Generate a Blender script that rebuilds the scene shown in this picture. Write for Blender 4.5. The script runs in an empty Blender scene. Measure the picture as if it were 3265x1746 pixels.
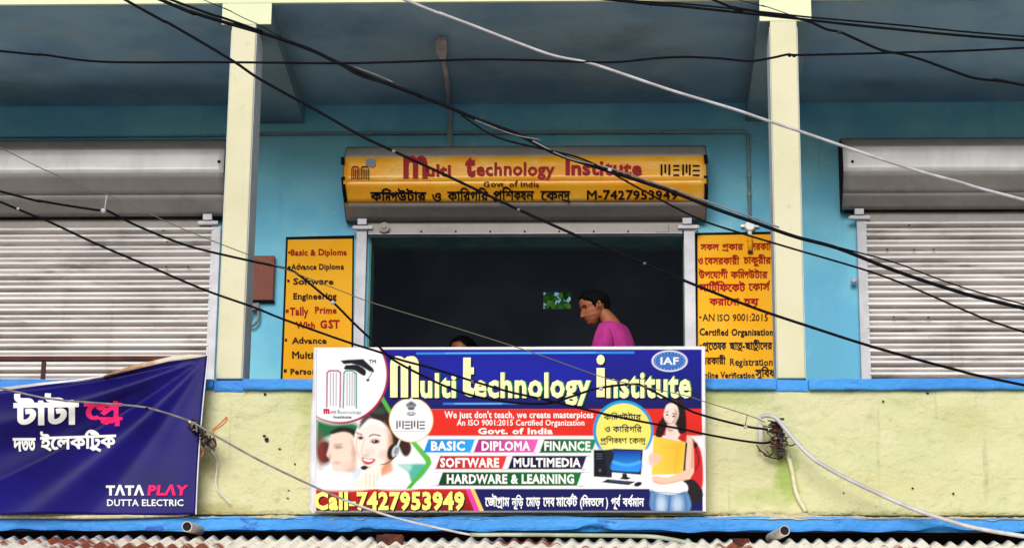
import bpy, bmesh, math, random
import numpy as np
from mathutils import Vector, Matrix, noise
from mathutils.geometry import delaunay_2d_cdt
R = math.radians
random.seed(7)
scn = bpy.context.scene
col = scn.collection

# ------------------------------------------------------------------ camera
PW, PH, F = 3265.0, 1746.0, 8187.0            # measuring frame of the photograph, focal length in its pixels
YAW, PITCH, ROLL = R(2.40), R(17.03), R(0.565)
EYE = Vector((0.0, -14.5, 1.55))
w_ = Vector((-math.sin(YAW)*math.cos(PITCH), math.cos(YAW)*math.cos(PITCH), math.sin(PITCH)))
r0 = Vector((math.cos(YAW), math.sin(YAW), 0)); u0 = r0.cross(w_)
r_ = math.cos(ROLL)*r0 + math.sin(ROLL)*u0
u_ = -math.sin(ROLL)*r0 + math.cos(ROLL)*u0
cam = bpy.data.cameras.new('camera'); camo = bpy.data.objects.new('camera', cam); col.objects.link(camo)
camo.matrix_world = Matrix(((r_.x, u_.x, -w_.x, EYE.x), (r_.y, u_.y, -w_.y, EYE.y), (r_.z, u_.z, -w_.z, EYE.z), (0, 0, 0, 1)))
cam.sensor_width = 36; cam.lens = 36*F/PW; cam.clip_end = 2000; cam.clip_start = .1
scn.camera = camo

# ------------------------------------------------------------------ light
SUN_EL, SUN_AZ = R(24.5), R(188)                # a bright overcast sky, brightest above the street
world = bpy.data.worlds.new('World'); scn.world = world; world.use_nodes = True
nt = world.node_tree; bg = nt.nodes['Background']
sky = nt.nodes.new('ShaderNodeTexSky'); sky.sky_type = 'NISHITA'; sky.sun_disc = False
sky.sun_elevation = SUN_EL; sky.sun_rotation = SUN_AZ; sky.dust_density = 1; sky.air_density = 1.3; sky.ozone_density = 3
nt.links.new(sky.outputs[0], bg.inputs[0]); bg.inputs[1].default_value = .07
sun = bpy.data.lights.new('sun', 'SUN'); suno = bpy.data.objects.new('sun', sun); col.objects.link(suno)
sun.energy = 2.55; sun.angle = R(33); sun.color = (1, .97, .93)
d_ = Vector((math.sin(SUN_AZ)*math.cos(SUN_EL), math.cos(SUN_AZ)*math.cos(SUN_EL), math.sin(SUN_EL)))
suno.rotation_euler = d_.to_track_quat('Z', 'Y').to_euler(); suno.location = (0, -20, 30)
vs = scn.view_settings; scn.display_settings.display_device = 'sRGB'
vs.view_transform = 'Standard'; vs.look = 'None'; vs.gamma = 1; vs.use_curve_mapping = False; vs.exposure = .24

# ------------------------------------------------------------------ helpers
def ray(px, py): px = float(px); py = float(py); return w_ + (px-PW/2)/F*r_ - (py-PH/2)/F*u_
def at(px, py, Y):
    d = ray(px, py); return EYE + d*((Y-EYE.y)/d.y)
def X(px, py, Y): return at(px, py, Y).x
def Z(px, py, Y): return at(px, py, Y).z
def lin(h):
    if isinstance(h, tuple): return h
    h = h.lstrip('#'); o = []
    for i in (0, 2, 4):
        c = int(h[i:i+2], 16)/255; o.append(c/12.92 if c <= .04045 else ((c+.055)/1.055)**2.4)
    return tuple(o)
def link(o, parent=None, name=None):
    col.objects.link(o)
    if parent is not None: o.parent = parent
    return o
def tag(o, label=None, cat=None, group=None, kind=None):
    if label: o['label'] = label
    if cat: o['category'] = cat
    if group: o['group'] = group
    if kind: o['kind'] = kind
    return o
def empty(name, loc, label=None, cat=None, group=None, parent=None):
    o = bpy.data.objects.new(name, None); o.location = loc; o.empty_display_size = .1
    if parent is not None: o.parent = parent
    link(o); tag(o, label, cat, group)
    bpy.context.view_layer.update()
    return o
def finish(name, me, mat, parent=None, smooth=False):
    if mat is not None: me.materials.append(mat)
    if smooth:
        for p in me.polygons: p.use_smooth = True
    o = bpy.data.objects.new(name, me); link(o)
    if parent is not None:
        o.parent = parent
        o.matrix_parent_inverse = Matrix.Translation(-Vector(parent.location)) if parent.parent is None else Matrix.Identity(4)
        if parent.parent is not None:
            o.matrix_parent_inverse = (parent.matrix_basis.inverted() if False else Matrix.Identity(4))
    return o
def mesh(name, vs_, fs, mat, parent=None, smooth=False):
    me = bpy.data.meshes.new(name); me.from_pydata([tuple(v) for v in vs_], [], fs); me.update()
    return finish(name, me, mat, parent, smooth)
class MB:
    def __init__(s): s.v = []; s.f = []
    def add(s, vs_, fs):
        n = len(s.v); s.v += [tuple(v) for v in vs_]; s.f += [tuple(i+n for i in f) for f in fs]; return s
    def box(s, a, b):
        x0, y0, z0 = a; x1, y1, z1 = b
        return s.add([(x0,y0,z0),(x1,y0,z0),(x1,y1,z0),(x0,y1,z0),(x0,y0,z1),(x1,y0,z1),(x1,y1,z1),(x0,y1,z1)],
                     [(0,3,2,1),(4,5,6,7),(0,1,5,4),(1,2,6,5),(2,3,7,6),(3,0,4,7)])
    def tube(s, pts, r, n=8, caps=True):
        pts = [Vector(p) for p in pts]; rr = r if hasattr(r, '__len__') else [r]*len(pts)
        vs_ = []; up = None
        for i, p in enumerate(pts):
            t = (pts[min(i+1, len(pts)-1)]-pts[max(i-1, 0)])
            if t.length < 1e-9: t = Vector((1, 0, 0))
            t.normalize()
            if up is None: up = Vector((0, 0, 1)) if abs(t.z) < .9 else Vector((0, 1, 0))
            a = t.cross(up).normalized(); up = a.cross(t).normalized()
            for k in range(n):
                q = 2*math.pi*k/n; vs_.append(p+(a*math.cos(q)+up*math.sin(q))*rr[i])
        fs = [(i*n+k, i*n+(k+1)%n, (i+1)*n+(k+1)%n, (i+1)*n+k) for i in range(len(pts)-1) for k in range(n)]
        if caps: fs += [tuple(range(n)), tuple(range((len(pts)-1)*n+n-1, (len(pts)-1)*n-1, -1))]
        return s.add(vs_, fs)
    def lathe(s, base, axis, prof, n=16):
        base = Vector(base); t = Vector(axis).normalized(); up = Vector((0, 0, 1)) if abs(t.z) < .9 else Vector((0, 1, 0))
        a = t.cross(up).normalized(); b = a.cross(t)
        vs_ = [base+t*h+(a*math.cos(2*math.pi*k/n)+b*math.sin(2*math.pi*k/n))*r for h, r in prof for k in range(n)]
        m = len(prof)
        return s.add(vs_, [(i*n+k, i*n+(k+1)%n, (i+1)*n+(k+1)%n, (i+1)*n+k) for i in range(m-1) for k in range(n)]
                     + [tuple(range(n-1, -1, -1)), tuple(range((m-1)*n, m*n))])
    def prism(s, prof, x0, x1):
        """closed (y,z) outline extruded along X"""
        n = len(prof)
        return s.add([(x0, y, z) for y, z in prof]+[(x1, y, z) for y, z in prof],
                     [(i, (i+1) % n, n+(i+1) % n, n+i) for i in range(n)]+[tuple(range(n-1, -1, -1)), tuple(range(n, 2*n))])
    def build(s, name, mat, parent=None, smooth=False, bevel=0):
        o = mesh(name, s.v, s.f, mat, parent, smooth)
        bm = bmesh.new(); bm.from_mesh(o.data); bmesh.ops.recalc_face_normals(bm, faces=bm.faces); bm.to_mesh(o.data); bm.free()
        if bevel:
            b = o.modifiers.new('b', 'BEVEL'); b.width = bevel; b.segments = 2; b.limit_method = 'ANGLE'
        return o
def spline(P, n=10):
    P = [Vector(p) for p in P]
    if len(P) < 3: return [P[0].lerp(P[-1], i/n) for i in range(n+1)]
    Q = [2*P[0]-P[1]]+P+[2*P[-1]-P[-2]]; out = []
    for i in range(1, len(Q)-2):
        a, b, c, d = Q[i-1:i+3]
        for k in range(n):
            t = k/n
            out.append(.5*((2*b)+(c-a)*t+(2*a-5*b+4*c-d)*t*t+(3*b-a-3*c+d)*t**3))
    out.append(P[-1]); return out

# ------------------------------------------------------------------ materials
def mat(name, base, rough=.7, metal=0, spec=.5, var=None, vscale=2.0, var2=None, v2scale=20., v2amt=.3, world=False, flake=0, bump=0, bscale=30., bdist=.01,
        stretch=(1, 1, 1), attr=None, spots=None, layers=(), coat=0, bump2=0, b2scale=5., b2dist=.02, vlo=.4, vhi=.6):
    m = bpy.data.materials.new(name); m.use_nodes = True; t = m.node_tree; N = t.nodes; L = t.links
    b = N['Principled BSDF']; b.inputs['Roughness'].default_value = rough; b.inputs['Metallic'].default_value = metal
    b.inputs['Specular IOR Level'].default_value = spec; b.inputs['Coat Weight'].default_value = coat
    tc = N.new('ShaderNodeTexCoord'); mp = N.new('ShaderNodeMapping'); mp.inputs['Scale'].default_value = stretch
    src_ = N.new('ShaderNodeNewGeometry').outputs['Position'] if world else tc.outputs['Object']
    L.new(src_, mp.inputs[0])
    def nz(scale, detail=4, rg=.6, own=None):
        mq = mp
        if own: mq = N.new('ShaderNodeMapping'); mq.inputs['Scale'].default_value = own; L.new(src_, mq.inputs[0])
        n = N.new('ShaderNodeTexNoise'); n.inputs['Scale'].default_value = scale; n.inputs['Detail'].default_value = detail
        n.inputs['Roughness'].default_value = rg; L.new(mq.outputs[0], n.inputs['Vector']); return n.outputs['Fac']
    def ramp(src, lo, hi):
        r = N.new('ShaderNodeMapRange'); r.inputs['From Min'].default_value = lo; r.inputs['From Max'].default_value = hi
        r.interpolation_type = 'SMOOTHSTEP'; L.new(src, r.inputs[0]); return r.outputs[0]
    def mix(fac, a, c, k=1.0):
        x = N.new('ShaderNodeMix'); x.data_type = 'RGBA'
        if k != 1.0:
            mm = N.new('ShaderNodeMath'); mm.operation = 'MULTIPLY'; mm.inputs[1].default_value = k; L.new(fac, mm.inputs[0]); fac = mm.outputs[0]
        L.new(fac, x.inputs[0])
        if isinstance(a, tuple): x.inputs[6].default_value = (*a, 1)
        else: L.new(a, x.inputs[6])
        if isinstance(c, tuple): x.inputs[7].default_value = (*c, 1)
        else: L.new(c, x.inputs[7])
        return x.outputs[2]
    if attr:
        an = N.new('ShaderNodeAttribute'); an.attribute_name = attr; cur = an.outputs['Color']
    else: cur = lin(base)
    if var: cur = mix(ramp(nz(vscale), vlo, vhi), cur, lin(var))
    if var2: cur = mix(ramp(nz(v2scale, 6), .45, .65), cur, lin(var2), v2amt)
    for (c, sc, lo, hi, k, *own) in layers: cur = mix(ramp(nz(sc, 8, .65, own[0] if own else None), lo, hi), cur, lin(c), k)
    if isinstance(cur, tuple): b.inputs['Base Color'].default_value = (*cur, 1)
    else: L.new(cur, b.inputs['Base Color'])
    nrm = None
    for (st, sc, dist, fl) in ((bump2, b2scale, b2dist, 0), (flake, 3.1, .006, 1), (bump, bscale, bdist, 0)):
        if st:
            bp = N.new('ShaderNodeBump'); bp.inputs['Strength'].default_value = st; bp.inputs['Distance'].default_value = dist
            hh = nz(sc, 6, .55)
            if fl: hh = ramp(nz(sc, 8, .6), .52, .545)
            L.new(hh, bp.inputs['Height'])
            if nrm is not None: L.new(nrm, bp.inputs['Normal'])
            nrm = bp.outputs[0]
    if nrm is not None: L.new(nrm, b.inputs['Normal'])
    return m
M = {}
M['plaster'] = mat('plaster_green', '#dcd7aa', .9, spec=.1, var='#d3d3a4', vscale=.9, var2='#dfdcb0', v2scale=5, v2amt=.5,
                   layers=(('#b9c47c', .8, .56, .72, .5), ('#e6dfb8', 1.7, .55, .68, .6), ('#7c7650', 34, .66, .72, .6), ('#a8a878', 7, .56, .68, .4), ('#9a9870', 1, .58, .72, .55, (13, 1, .9)), ('#f0ecd0', 1, .62, .72, .5, (17, 1, 1.4)), ('#6b6a48', 60, .68, .72, .6)),
                   bump=.5, bscale=22, bdist=.02, bump2=.8, b2scale=4.5, b2dist=.06, flake=.3, stretch=(1, 1, 1.3))
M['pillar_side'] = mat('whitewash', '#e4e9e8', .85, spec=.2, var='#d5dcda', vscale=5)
M['pillar'] = mat('pillar_cream_paint', '#e2dcbc', .85, spec=.2, var='#dad6b2', vscale=1.5, layers=(('#c4c490', 14, .60, .72, .6), ('#b5b183', 1, .6, .74, .45, (14, 14, .8)), ('#8a8560', 45, .68, .73, .6)),
                  bump=.25, bscale=26, bdist=.01, bump2=.25, b2scale=4, b2dist=.02)
M['fascia'] = mat('fascia_pale_green_paint', '#ecefc8', .85, spec=.1, var='#e4e9c2', vscale=1.2, bump=.15, bscale=20)
M['blue_edge'] = mat('bright_blue_paint', '#2f86dc', .55, spec=.4, var='#3a9ae8', vscale=1.6, vlo=.35, vhi=.65,
                     layers=(('#1450b8', 3.2, .60, .66, .85), ('#60b4f0', 9, .58, .68, .5), ('#122a68', 11, .68, .72, .8), ('#cfd6c6', 30, .72, .76, .6)), bump=.5, bscale=14, bdist=.02, flake=.35, stretch=(1, 1, 2.2))
M['wall'] = mat('blue_wall_paint', '#8cd8ee', .8, spec=.1, var='#76c4e6', vscale=1.1, layers=(('#b4e0e8', 6, .56, .70, .35), ('#6aa8c0', 14, .62, .74, .35), ('#6fb2c8', 1, .58, .76, .4, (7, 7, .7))),
                bump=.12, bscale=14, bdist=.01)
M['ceiling'] = mat('ceiling_paint', '#9cbccc', .9, spec=.1, var='#86a8c0', vscale=1.3, bump=.08, bscale=20,
                   layers=(('#aab4b0', 2, .5, .7, .4), ('#6c8494', 1.2, .52, .7, .5)))
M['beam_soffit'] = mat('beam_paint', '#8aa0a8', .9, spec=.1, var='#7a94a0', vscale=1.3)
M['room'] = mat('room_wall_paint', '#b0b6be', .9, spec=.1, var='#9aa0aa', vscale=1)
M['reveal'] = mat('reveal_green_paint', '#6d9a90', .8, spec=.2, var='#5c8a82', vscale=4)
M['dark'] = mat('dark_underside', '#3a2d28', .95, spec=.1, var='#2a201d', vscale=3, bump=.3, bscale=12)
M['galv'] = mat('galvanised_sheet', '#a09a96', .55, metal=.1, spec=.3, var='#948e8a', vscale=2, var2='#aaa5a2', v2scale=14, v2amt=.3,
                layers=(('#6a625c', 9, .66, .76, .3),), bump=.06, bscale=8)
M['white_metal'] = mat('white_painted_sheet', '#fdfbfb', .36, metal=.05, spec=.6, var='#eae6e8', vscale=3, layers=(('#aaa2a2', 7, .64, .74, .5), ('#5e5654', 26, .70, .76, .5)), bump=.1, bscale=7, stretch=(1, 1, .4))
M['slat'] = mat('shutter_slat_steel', '#f0eae8', .45, metal=.05, spec=.5, world=True, var='#dcd6d4', vscale=2.5, var2='#f6f2f0', v2scale=12, v2amt=.4,
                layers=(('#9a8d84', 5, .56, .72, .5), ('#5a4c44', 22, .66, .72, .55), ('#a08f84', 1, .55, .75, .4, (5, 1, .5))), stretch=(.6, 1, 3))
M['rail'] = mat('guide_rail_paint', '#d9d7dd', .5, spec=.4, var='#c9c7cf', vscale=6, layers=(('#a3a0a4', 22, .62, .74, .6),))
M['orange'] = mat('orange_sign_paint', '#ffb41a', .7, spec=.15, var='#ffba2a', vscale=3, layers=(('#c98310', 12, .62, .74, .35),), bump=.12, bscale=16)
M['hood_orange'] = mat('hood_orange_enamel', '#ffa818', .32, spec=.5, var='#ffbc30', vscale=3, vlo=.35, vhi=.65, bump=.30, bscale=5, bdist=.02, layers=(('#fcd68a', 2.6, .52, .60, .35), ('#d87c0c', 3, .58, .7, .4)), stretch=(1, 1, 1.6))  # pale blotch layer paints the hood's glare into the enamel colour
M['black_paint'] = mat('black_sign_paint', '#0e1016', .7, spec=.1)
M['navy_print'] = mat('navy_lettering', '#13163c', .65, spec=.12)
M['red_paint'] = mat('red_sign_paint', '#a8141c', .5, spec=.2, var='#9c1018', vscale=10)
M['red_wall_paint'] = mat('red_wall_lettering', '#a81710', .65, spec=.12)
M['black_letter'] = mat('black_wall_lettering', '#1c1a20', .65, spec=.12)
M['brown_letter'] = mat('dark_brown_lettering', '#3a1e14', .65, spec=.12)
M['steel_letter'] = mat('grey_blue_paint', '#7c8696', .6)
M['white_print'] = mat('white_print', '#f0f0ee', .65, spec=.12)
M['cream_print'] = mat('cream_print', '#fbf4b4', .65, spec=.12)
M['yellow_print'] = mat('yellow_print', '#f8ee7a', .65, spec=.12)
M['shadow_print'] = mat('black_print', '#0a0a18', .65, spec=.12)
M['green_print'] = mat('green_print', '#157a52', .65, spec=.12)
M['pink_print'] = mat('pink_print', '#f02a72', .65, spec=.12)
M['crimson_print'] = mat('crimson_print', '#b8204c', .65, spec=.12)
M['teal_print'] = mat('teal_print', '#2e9c88', .65, spec=.12)
M['sign_print'] = mat('printed_flex_sheet', None, .6, spec=.10, attr='Col', bump=.03, bscale=6)
M['flex_white'] = mat('white_flex_edge', '#e6e4e8', .5, var='#d5d2d8', vscale=8)
M['banner'] = mat('blue_vinyl', '#1a146e', .42, spec=.12, var='#150f5a', vscale=1.5, bump=.05, bscale=9)
M['banner_back'] = mat('banner_reverse', '#e6d9c4', .6, var='#b98a64', vscale=3, vlo=.45, vhi=.6)
M['cable_black'] = mat('black_cable', '#0a0910', .7, spec=.12, var='#100f18', vscale=30)
M['cable_grey'] = mat('grey_cable', '#6b6866', .5, spec=.5, var='#8c8784', vscale=12)
M['cable_white'] = mat('white_cable', '#cfccd0', .45, spec=.5, var='#b7b2b4', vscale=8)
M['cable_olive'] = mat('thin_olive_wire', '#6f6c58', .6)
M['pvc'] = mat('pvc_pipe', '#cdc6bf', .4, spec=.5, var='#b8aea4', vscale=9)
M['pvc_green'] = mat('old_pvc_pipe', '#b9c4ae', .5, var='#9aa68c', vscale=5)
M['pvc_cream'] = mat('cream_conduit', '#e6e0bc', .6, var='#d2cca4', vscale=14)
M['pvc_dark'] = mat('pipe_bore', '#171313', .9)
M['conduit'] = mat('conduit_paint', '#8fa9ac', .6, var='#839c9f', vscale=9)
M['conduit_pink'] = mat('ceiling_casing', '#cfc0c0', .6, var='#b4a8a8', vscale=9)
M['wood'] = mat('red_brown_board', '#8d3f22', .6, var='#7a3119', vscale=4, layers=(('#5c2412', 15, .6, .72, .6),), stretch=(2, 1, .5))
M['rust'] = mat('rusty_iron', '#5c2f20', .8, var='#44211a', vscale=8, bump=.3, bscale=40)
M['brick_brown'] = mat('weathered_brick', '#6a3020', .9, var='#3c1d18', vscale=7, vlo=.42, vhi=.58, layers=(('#a8563c', 11, .6, .7, .7),), bump=.8, bscale=22, bdist=.02)
M['tin'] = mat('corrugated_sheet', '#fff6e4', .75, spec=.2, var='#9c523a', vscale=1.8, vlo=.53, vhi=.60, layers=(('#8a4632', 9, .60, .66, .7), ('#f4eee0', 16, .58, .66, .8), ('#6c5a48', 30, .66, .72, .6)), bump=.5, bscale=30, bdist=.01)
M['rubble'] = mat('lime_rubble', '#e2d8b4', .95, spec=.1, var='#d2c79c', vscale=8, layers=(('#a8946a', 30, .62, .7, .8),), bump=.9, bscale=40, bdist=.02)
M['ceramic'] = mat('brown_ceramic', '#5a3026', .25, spec=.6, var='#2a1614', vscale=14)
M['tarred'] = mat('old_bracket_iron', '#241e20', .7, var='#3a2c28', vscale=20)
M['orange_rope'] = mat('orange_rope', '#d06a30', .8)
M['skin'] = mat('skin', None, .5, spec=.4, attr='Col', bump=.05, bscale=60)
M['skin_plain'] = mat('arm_skin', '#94532f', .55, spec=.4)
M['hair'] = mat('black_hair', '#060507', .75, spec=.1, bump=.6, bscale=120, bdist=.01)
M['shirt'] = mat('magenta_cotton', '#b8398a', .85, spec=.1, var='#a02c78', vscale=6, bump=.5, bscale=3.2, bdist=.12, stretch=(1, 1, .5))
M['trousers'] = mat('dark_trousers', '#22242e', .9)
M['shirt_dark'] = mat('dark_shirt', '#2c2a30', .9)
M['street'] = mat('street_asphalt', '#4c525c', .9, var='#434952', vscale=.4, bump=.3, bscale=20)
M['leaf'] = mat('leaf', '#4f8a22', .5, var='#2f6a18', vscale=3, spec=.4)
M['bark'] = mat('bark', '#4a3a2c', .9, var='#33281e', vscale=5, bump=.6, bscale=12)
M['eye_white'] = mat('eye_white', '#c8bcb0', .3)
M['eye_dark'] = mat('eye_dark', '#120c0a', .3)
M['chalk'] = mat('ground_floor_paint', '#7c5a48', .9, var='#6a4a3c', vscale=2, bump=.2, bscale=10)

# ------------------------------------------------------------------ lettering (flat print: outlines taken from Blender's own font)
fc = bpy.data.curves.new('type_probe', 'FONT'); fc.fill_mode = 'NONE'; fc.resolution_u = 2
fo = bpy.data.objects.new('type_probe', fc); col.objects.link(fo)
_g = {}
def outline(s):
    fc.body = s; bpy.context.view_layer.update()
    m = fo.evaluated_get(bpy.context.evaluated_depsgraph_get()).to_mesh()
    co = [(v.co.x, v.co.y) for v in m.vertices]; adj = {}
    for e in m.edges:
        a, b = e.vertices; adj.setdefault(a, []).append(b); adj.setdefault(b, []).append(a)
    seen = set(); loops = []
    for st in sorted(adj):
        if st in seen: continue
        lp = [st]; seen.add(st); cur = st
        while True:
            nx = [k for k in adj[cur] if k not in seen]
            if not nx: break
            cur = min(nx, key=lambda k: abs(k-cur)); seen.add(cur); lp.append(cur)
        if len(lp) > 2: loops.append([co[i] for i in lp])
    return loops
def area(l): return sum(l[i][0]*l[(i+1) % len(l)][1]-l[(i+1) % len(l)][0]*l[i][1] for i in range(len(l)))/2
def bengali(c): return 0x980 <= ord(c) <= 0x9ff
def glyph(c):
    if c not in _g:
        if c == ' ': _g[c] = ([], .28); return _g[c]
        ref = 'ক' if bengali(c) else 'H'
        if ref not in _g:
            l = outline(ref); l2 = outline(ref+ref)
            if area(max(l, key=lambda q: abs(area(q)))) < 0: l = [q[::-1] for q in l]
            _g[ref] = (l, max(p[0] for q in l2 for p in q)-max(p[0] for q in l for p in q))
        if c == ref: return _g[c]
        l = outline(c); rx = max(p[0] for q in _g[ref][0] for p in q)
        l2 = outline(c+ref)
        adv = max(p[0] for q in l2[len(l):] for p in q)-rx if len(l2) > len(l) else max(p[0] for q in l for p in q)
        if l:
            big = max(l, key=lambda q: abs(area(q)))
            if area(big) < 0: l = [q[::-1] for q in l]
        _g[c] = (l, adv)
    return _g[c]
def ribbon(P, w):
    n = len(P); a = []; b = []
    for i in range(n):
        x0, y0 = P[max(i-1, 0)]; x1, y1 = P[min(i+1, n-1)]; dx, dy = x1-x0, y1-y0; l = math.hypot(dx, dy) or 1
        a.append((P[i][0]-dy/l*w, P[i][1]+dx/l*w)); b.append((P[i][0]+dy/l*w, P[i][1]-dx/l*w))
    q = a+b[::-1]; return q if area(q) > 0 else q[::-1]
def layout(s, wob=0, space=1.0, seed=1, track=0):
    """marks: {ab} two letters squeezed into one, ~ a curl under the letter just set, ^ a stroke over it, _c a small c under it"""
    rnd = random.Random(seed); x = 0; out = []; i = 0; last = (0, 0); sq = 1.0
    while i < len(s):
        c = s[i]
        if c == '{': sq = .68; i += 1; continue
        if c == '}': sq = 1.0; i += 1; continue
        if c == '~':
            a, b = last; out.append(ribbon([(a+(b-a)*.05, .02), (a+(b-a)*.3, -.09), (a+(b-a)*.55, -.03), (b-.02, -.15)], .035)); i += 1; continue
        if c == '^':
            a, b = last; out.append(ribbon([(b-.22, .66), (b-.1, .74), (b+.02, .92)], .04)); i += 1; continue
        if c == '_':
            l, ad = glyph(s[i+1]); a, b = last
            for q in l: out.append([(a+.12+(b-a-.1)*px/max(ad, .1), -.26+py*.46) for px, py in q])
            i += 2; continue
        l, ad = glyph(c); k = 1+rnd.uniform(-wob, wob); dy = rnd.uniform(-wob, wob)*.3; rot = rnd.uniform(-wob, wob)*.5
        if bengali(c): k = 1; dy = 0; rot = 0
        for q in l: out.append([(x+px*sq*k+rot*py, py*k+dy) for px, py in q])
        if ad > .05: last = (x, x+ad*sq)
        x += ad*sq*(space if not bengali(c) else 1)+(0 if bengali(c) else track); i += 1
    return out
def fill(loops, bold=0):
    L = []
    for q in loops:
        r = [q[0]]
        for p in q[1:]:
            if math.hypot(p[0]-r[-1][0], p[1]-r[-1][1]) > .006: r.append(p)
        if math.hypot(r[0][0]-r[-1][0], r[0][1]-r[-1][1]) <= .006 and len(r) > 3: r.pop()
        if len(r) < 3: continue
        if bold:
            n = len(r); o = []
            for i in range(n):
                ax, ay = r[i-1]; bx, by = r[i]; cx, cy = r[(i+1) % n]
                l1 = math.hypot(bx-ax, by-ay) or 1; l2 = math.hypot(cx-bx, cy-by) or 1
                n1 = ((by-ay)/l1, -(bx-ax)/l1); n2 = ((cy-by)/l2, -(cx-bx)/l2)
                mx, my = n1[0]+n2[0], n1[1]+n2[1]; ml = math.hypot(mx, my)
                if ml < .3: o.append((bx+n1[0]*bold, by+n1[1]*bold)); o.append((bx+n2[0]*bold, by+n2[1]*bold)); continue
                kk = min(2/ml, 1.6)*bold/ml; o.append((bx+mx*kk, by+my*kk))
            r = o
        L.append(r)
    pts = [p for q in L for p in q]; ed = []; k = 0
    for q in L:
        n = len(q); ed += [(k+i, k+(i+1) % n) for i in range(n)]; k += n
    V, _, T, *_r = delaunay_2d_cdt([Vector(p) for p in pts], ed, [], 0, 1e-5)
    V = np.array([(v.x, v.y) for v in V]); T = [t for t in T if len(t) == 3]
    if not T: return [], []
    C = V[np.array(T)].mean(1); W = np.zeros(len(T)); P = np.array(pts)
    for a, b in ed:
        (x0, y0), (x1, y1) = P[a], P[b]
        cr = (x1-x0)*(C[:, 1]-y0)-(C[:, 0]-x0)*(y1-y0)
        W += ((y0 <= C[:, 1]) & (y1 > C[:, 1]) & (cr > 0)).astype(int)
        W -= ((y0 > C[:, 1]) & (y1 <= C[:, 1]) & (cr < 0)).astype(int)
    return V, [t for t, w in zip(T, W) if w > .5]
def lettering(jobs, surf, material, parent, name='lettering', cuts=0):
    for j in jobs: lettering1([j], surf, material, parent, name, cuts)
def lettering1(jobs, surf, material, parent, name='lettering', cuts=0):
    """jobs: (text, x0, x1, y_top, y_base, opts) in the measuring frame; surf maps frame point + height to the real surface"""
    vs_ = []; fs = []
    for j in jobs:
        s, x0, x1, yt, yb = j[:5]; o = j[5] if len(j) > 5 else {}
        if isinstance(s, str):
            lp = layout(s, o.get('wob', 0), o.get('space', 1.0), (len(s)*7+int(x0)) % 1000, o.get('bold', 0)*1.1)
            ref = o.get('ref', .622 if any(bengali(c) for c in s) else .682)
        else: lp = s; ref = 1
        xs = [p[0] for q in lp for p in q]; a, b = min(xs), max(xs)
        V, T = fill(lp, o.get('bold', 0)); n = len(vs_); dy = o.get('tilt', 0); dx = o.get('shift', (0, 0)); sh = o.get('shear', 0)
        bm = None
        P = [(x0+(u-a)/(b-a)*(x1-x0), yb-v/ref*(yb-yt)) for u, v in V]
        P = [(p[0]+dx[0]+(yb-p[1])*sh, p[1]+dx[1]+dy*(p[0]-x0)/(x1-x0)) for p in P]
        if cuts:
            b2 = bmesh.new(); bv = [b2.verts.new((p[0], p[1], 0)) for p in P]
            for t in T:
                try: b2.faces.new([bv[i] for i in t])
                except ValueError: pass
            for _ in range(3):
                lg = [e for e in b2.edges if e.calc_length() > cuts]
                if not lg: break
                bmesh.ops.subdivide_edges(b2, edges=lg, cuts=1); bmesh.ops.triangulate(b2, faces=b2.faces[:])
            b2.verts.index_update(); P = [(v.co.x, v.co.y) for v in b2.verts]; T = [tuple(v.index for v in f.verts) for f in b2.faces]; b2.free()
        vs_ += [surf(p[0], p[1], o.get('h', .003)) for p in P]
        fs += [tuple(i+n for i in t[::-1]) for t in T]
    ob = mesh(name, vs_, fs, material, parent)
    bm = bmesh.new(); bm.from_mesh(ob.data)
    bad = [f for f in bm.faces if f.normal.y > 0]
    if bad: bmesh.ops.reverse_faces(bm, faces=bad)
    bm.to_mesh(ob.data); bm.free()
    return ob
def plane_surf(Y): return lambda px, py, h: at(px, py, Y-h)
def shape(px_pts):
    return px_pts
def flat(polys, surf, h, material, parent, name):
    vs_ = []; fs = []
    for P in polys:
        n = len(vs_); vs_ += [surf(x, y, h) for x, y in P]; fs.append(tuple(range(n, n+len(P))))
    o = mesh(name, vs_, fs, material, parent)
    bm = bmesh.new(); bm.from_mesh(o.data); bad = [f for f in bm.faces if f.normal.y > 0]
    if bad: bmesh.ops.reverse_faces(bm, faces=bad)
    bm.to_mesh(o.data); bm.free(); return o

# ------------------------------------------------------------------ planes of the place
YF = 0.0            # front of the parapet and pillars
YW = 1.75           # veranda back wall
bld = empty('building', (0, 1, 0), 'two storey shop building with pale green parapet, cream pillars and blue veranda wall', 'building')
floor_z = Z(1600, 1690, 0)+.16
zpar = Z(1600, 1211, 0)                         # parapet top
zceil = Z(1400, 9, 0); zbeam = Z(1600, 80, 0)
XL, XR = X(0, 900, 0)-4.2, X(3265, 900, 0)+4.2
pl = [X(690, 1190, 0), X(771, 1190, 0)]; pr = [X(2479, 1190, 0), X(2568, 1190, 0)]
pitch = (pr[0]+pr[1]-pl[0]-pl[1])/2
pil = [(pl[0]-pitch, pl[1]-pitch), tuple(pl), tuple(pr), (pr[0]+pitch, pr[1]+pitch)]

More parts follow.
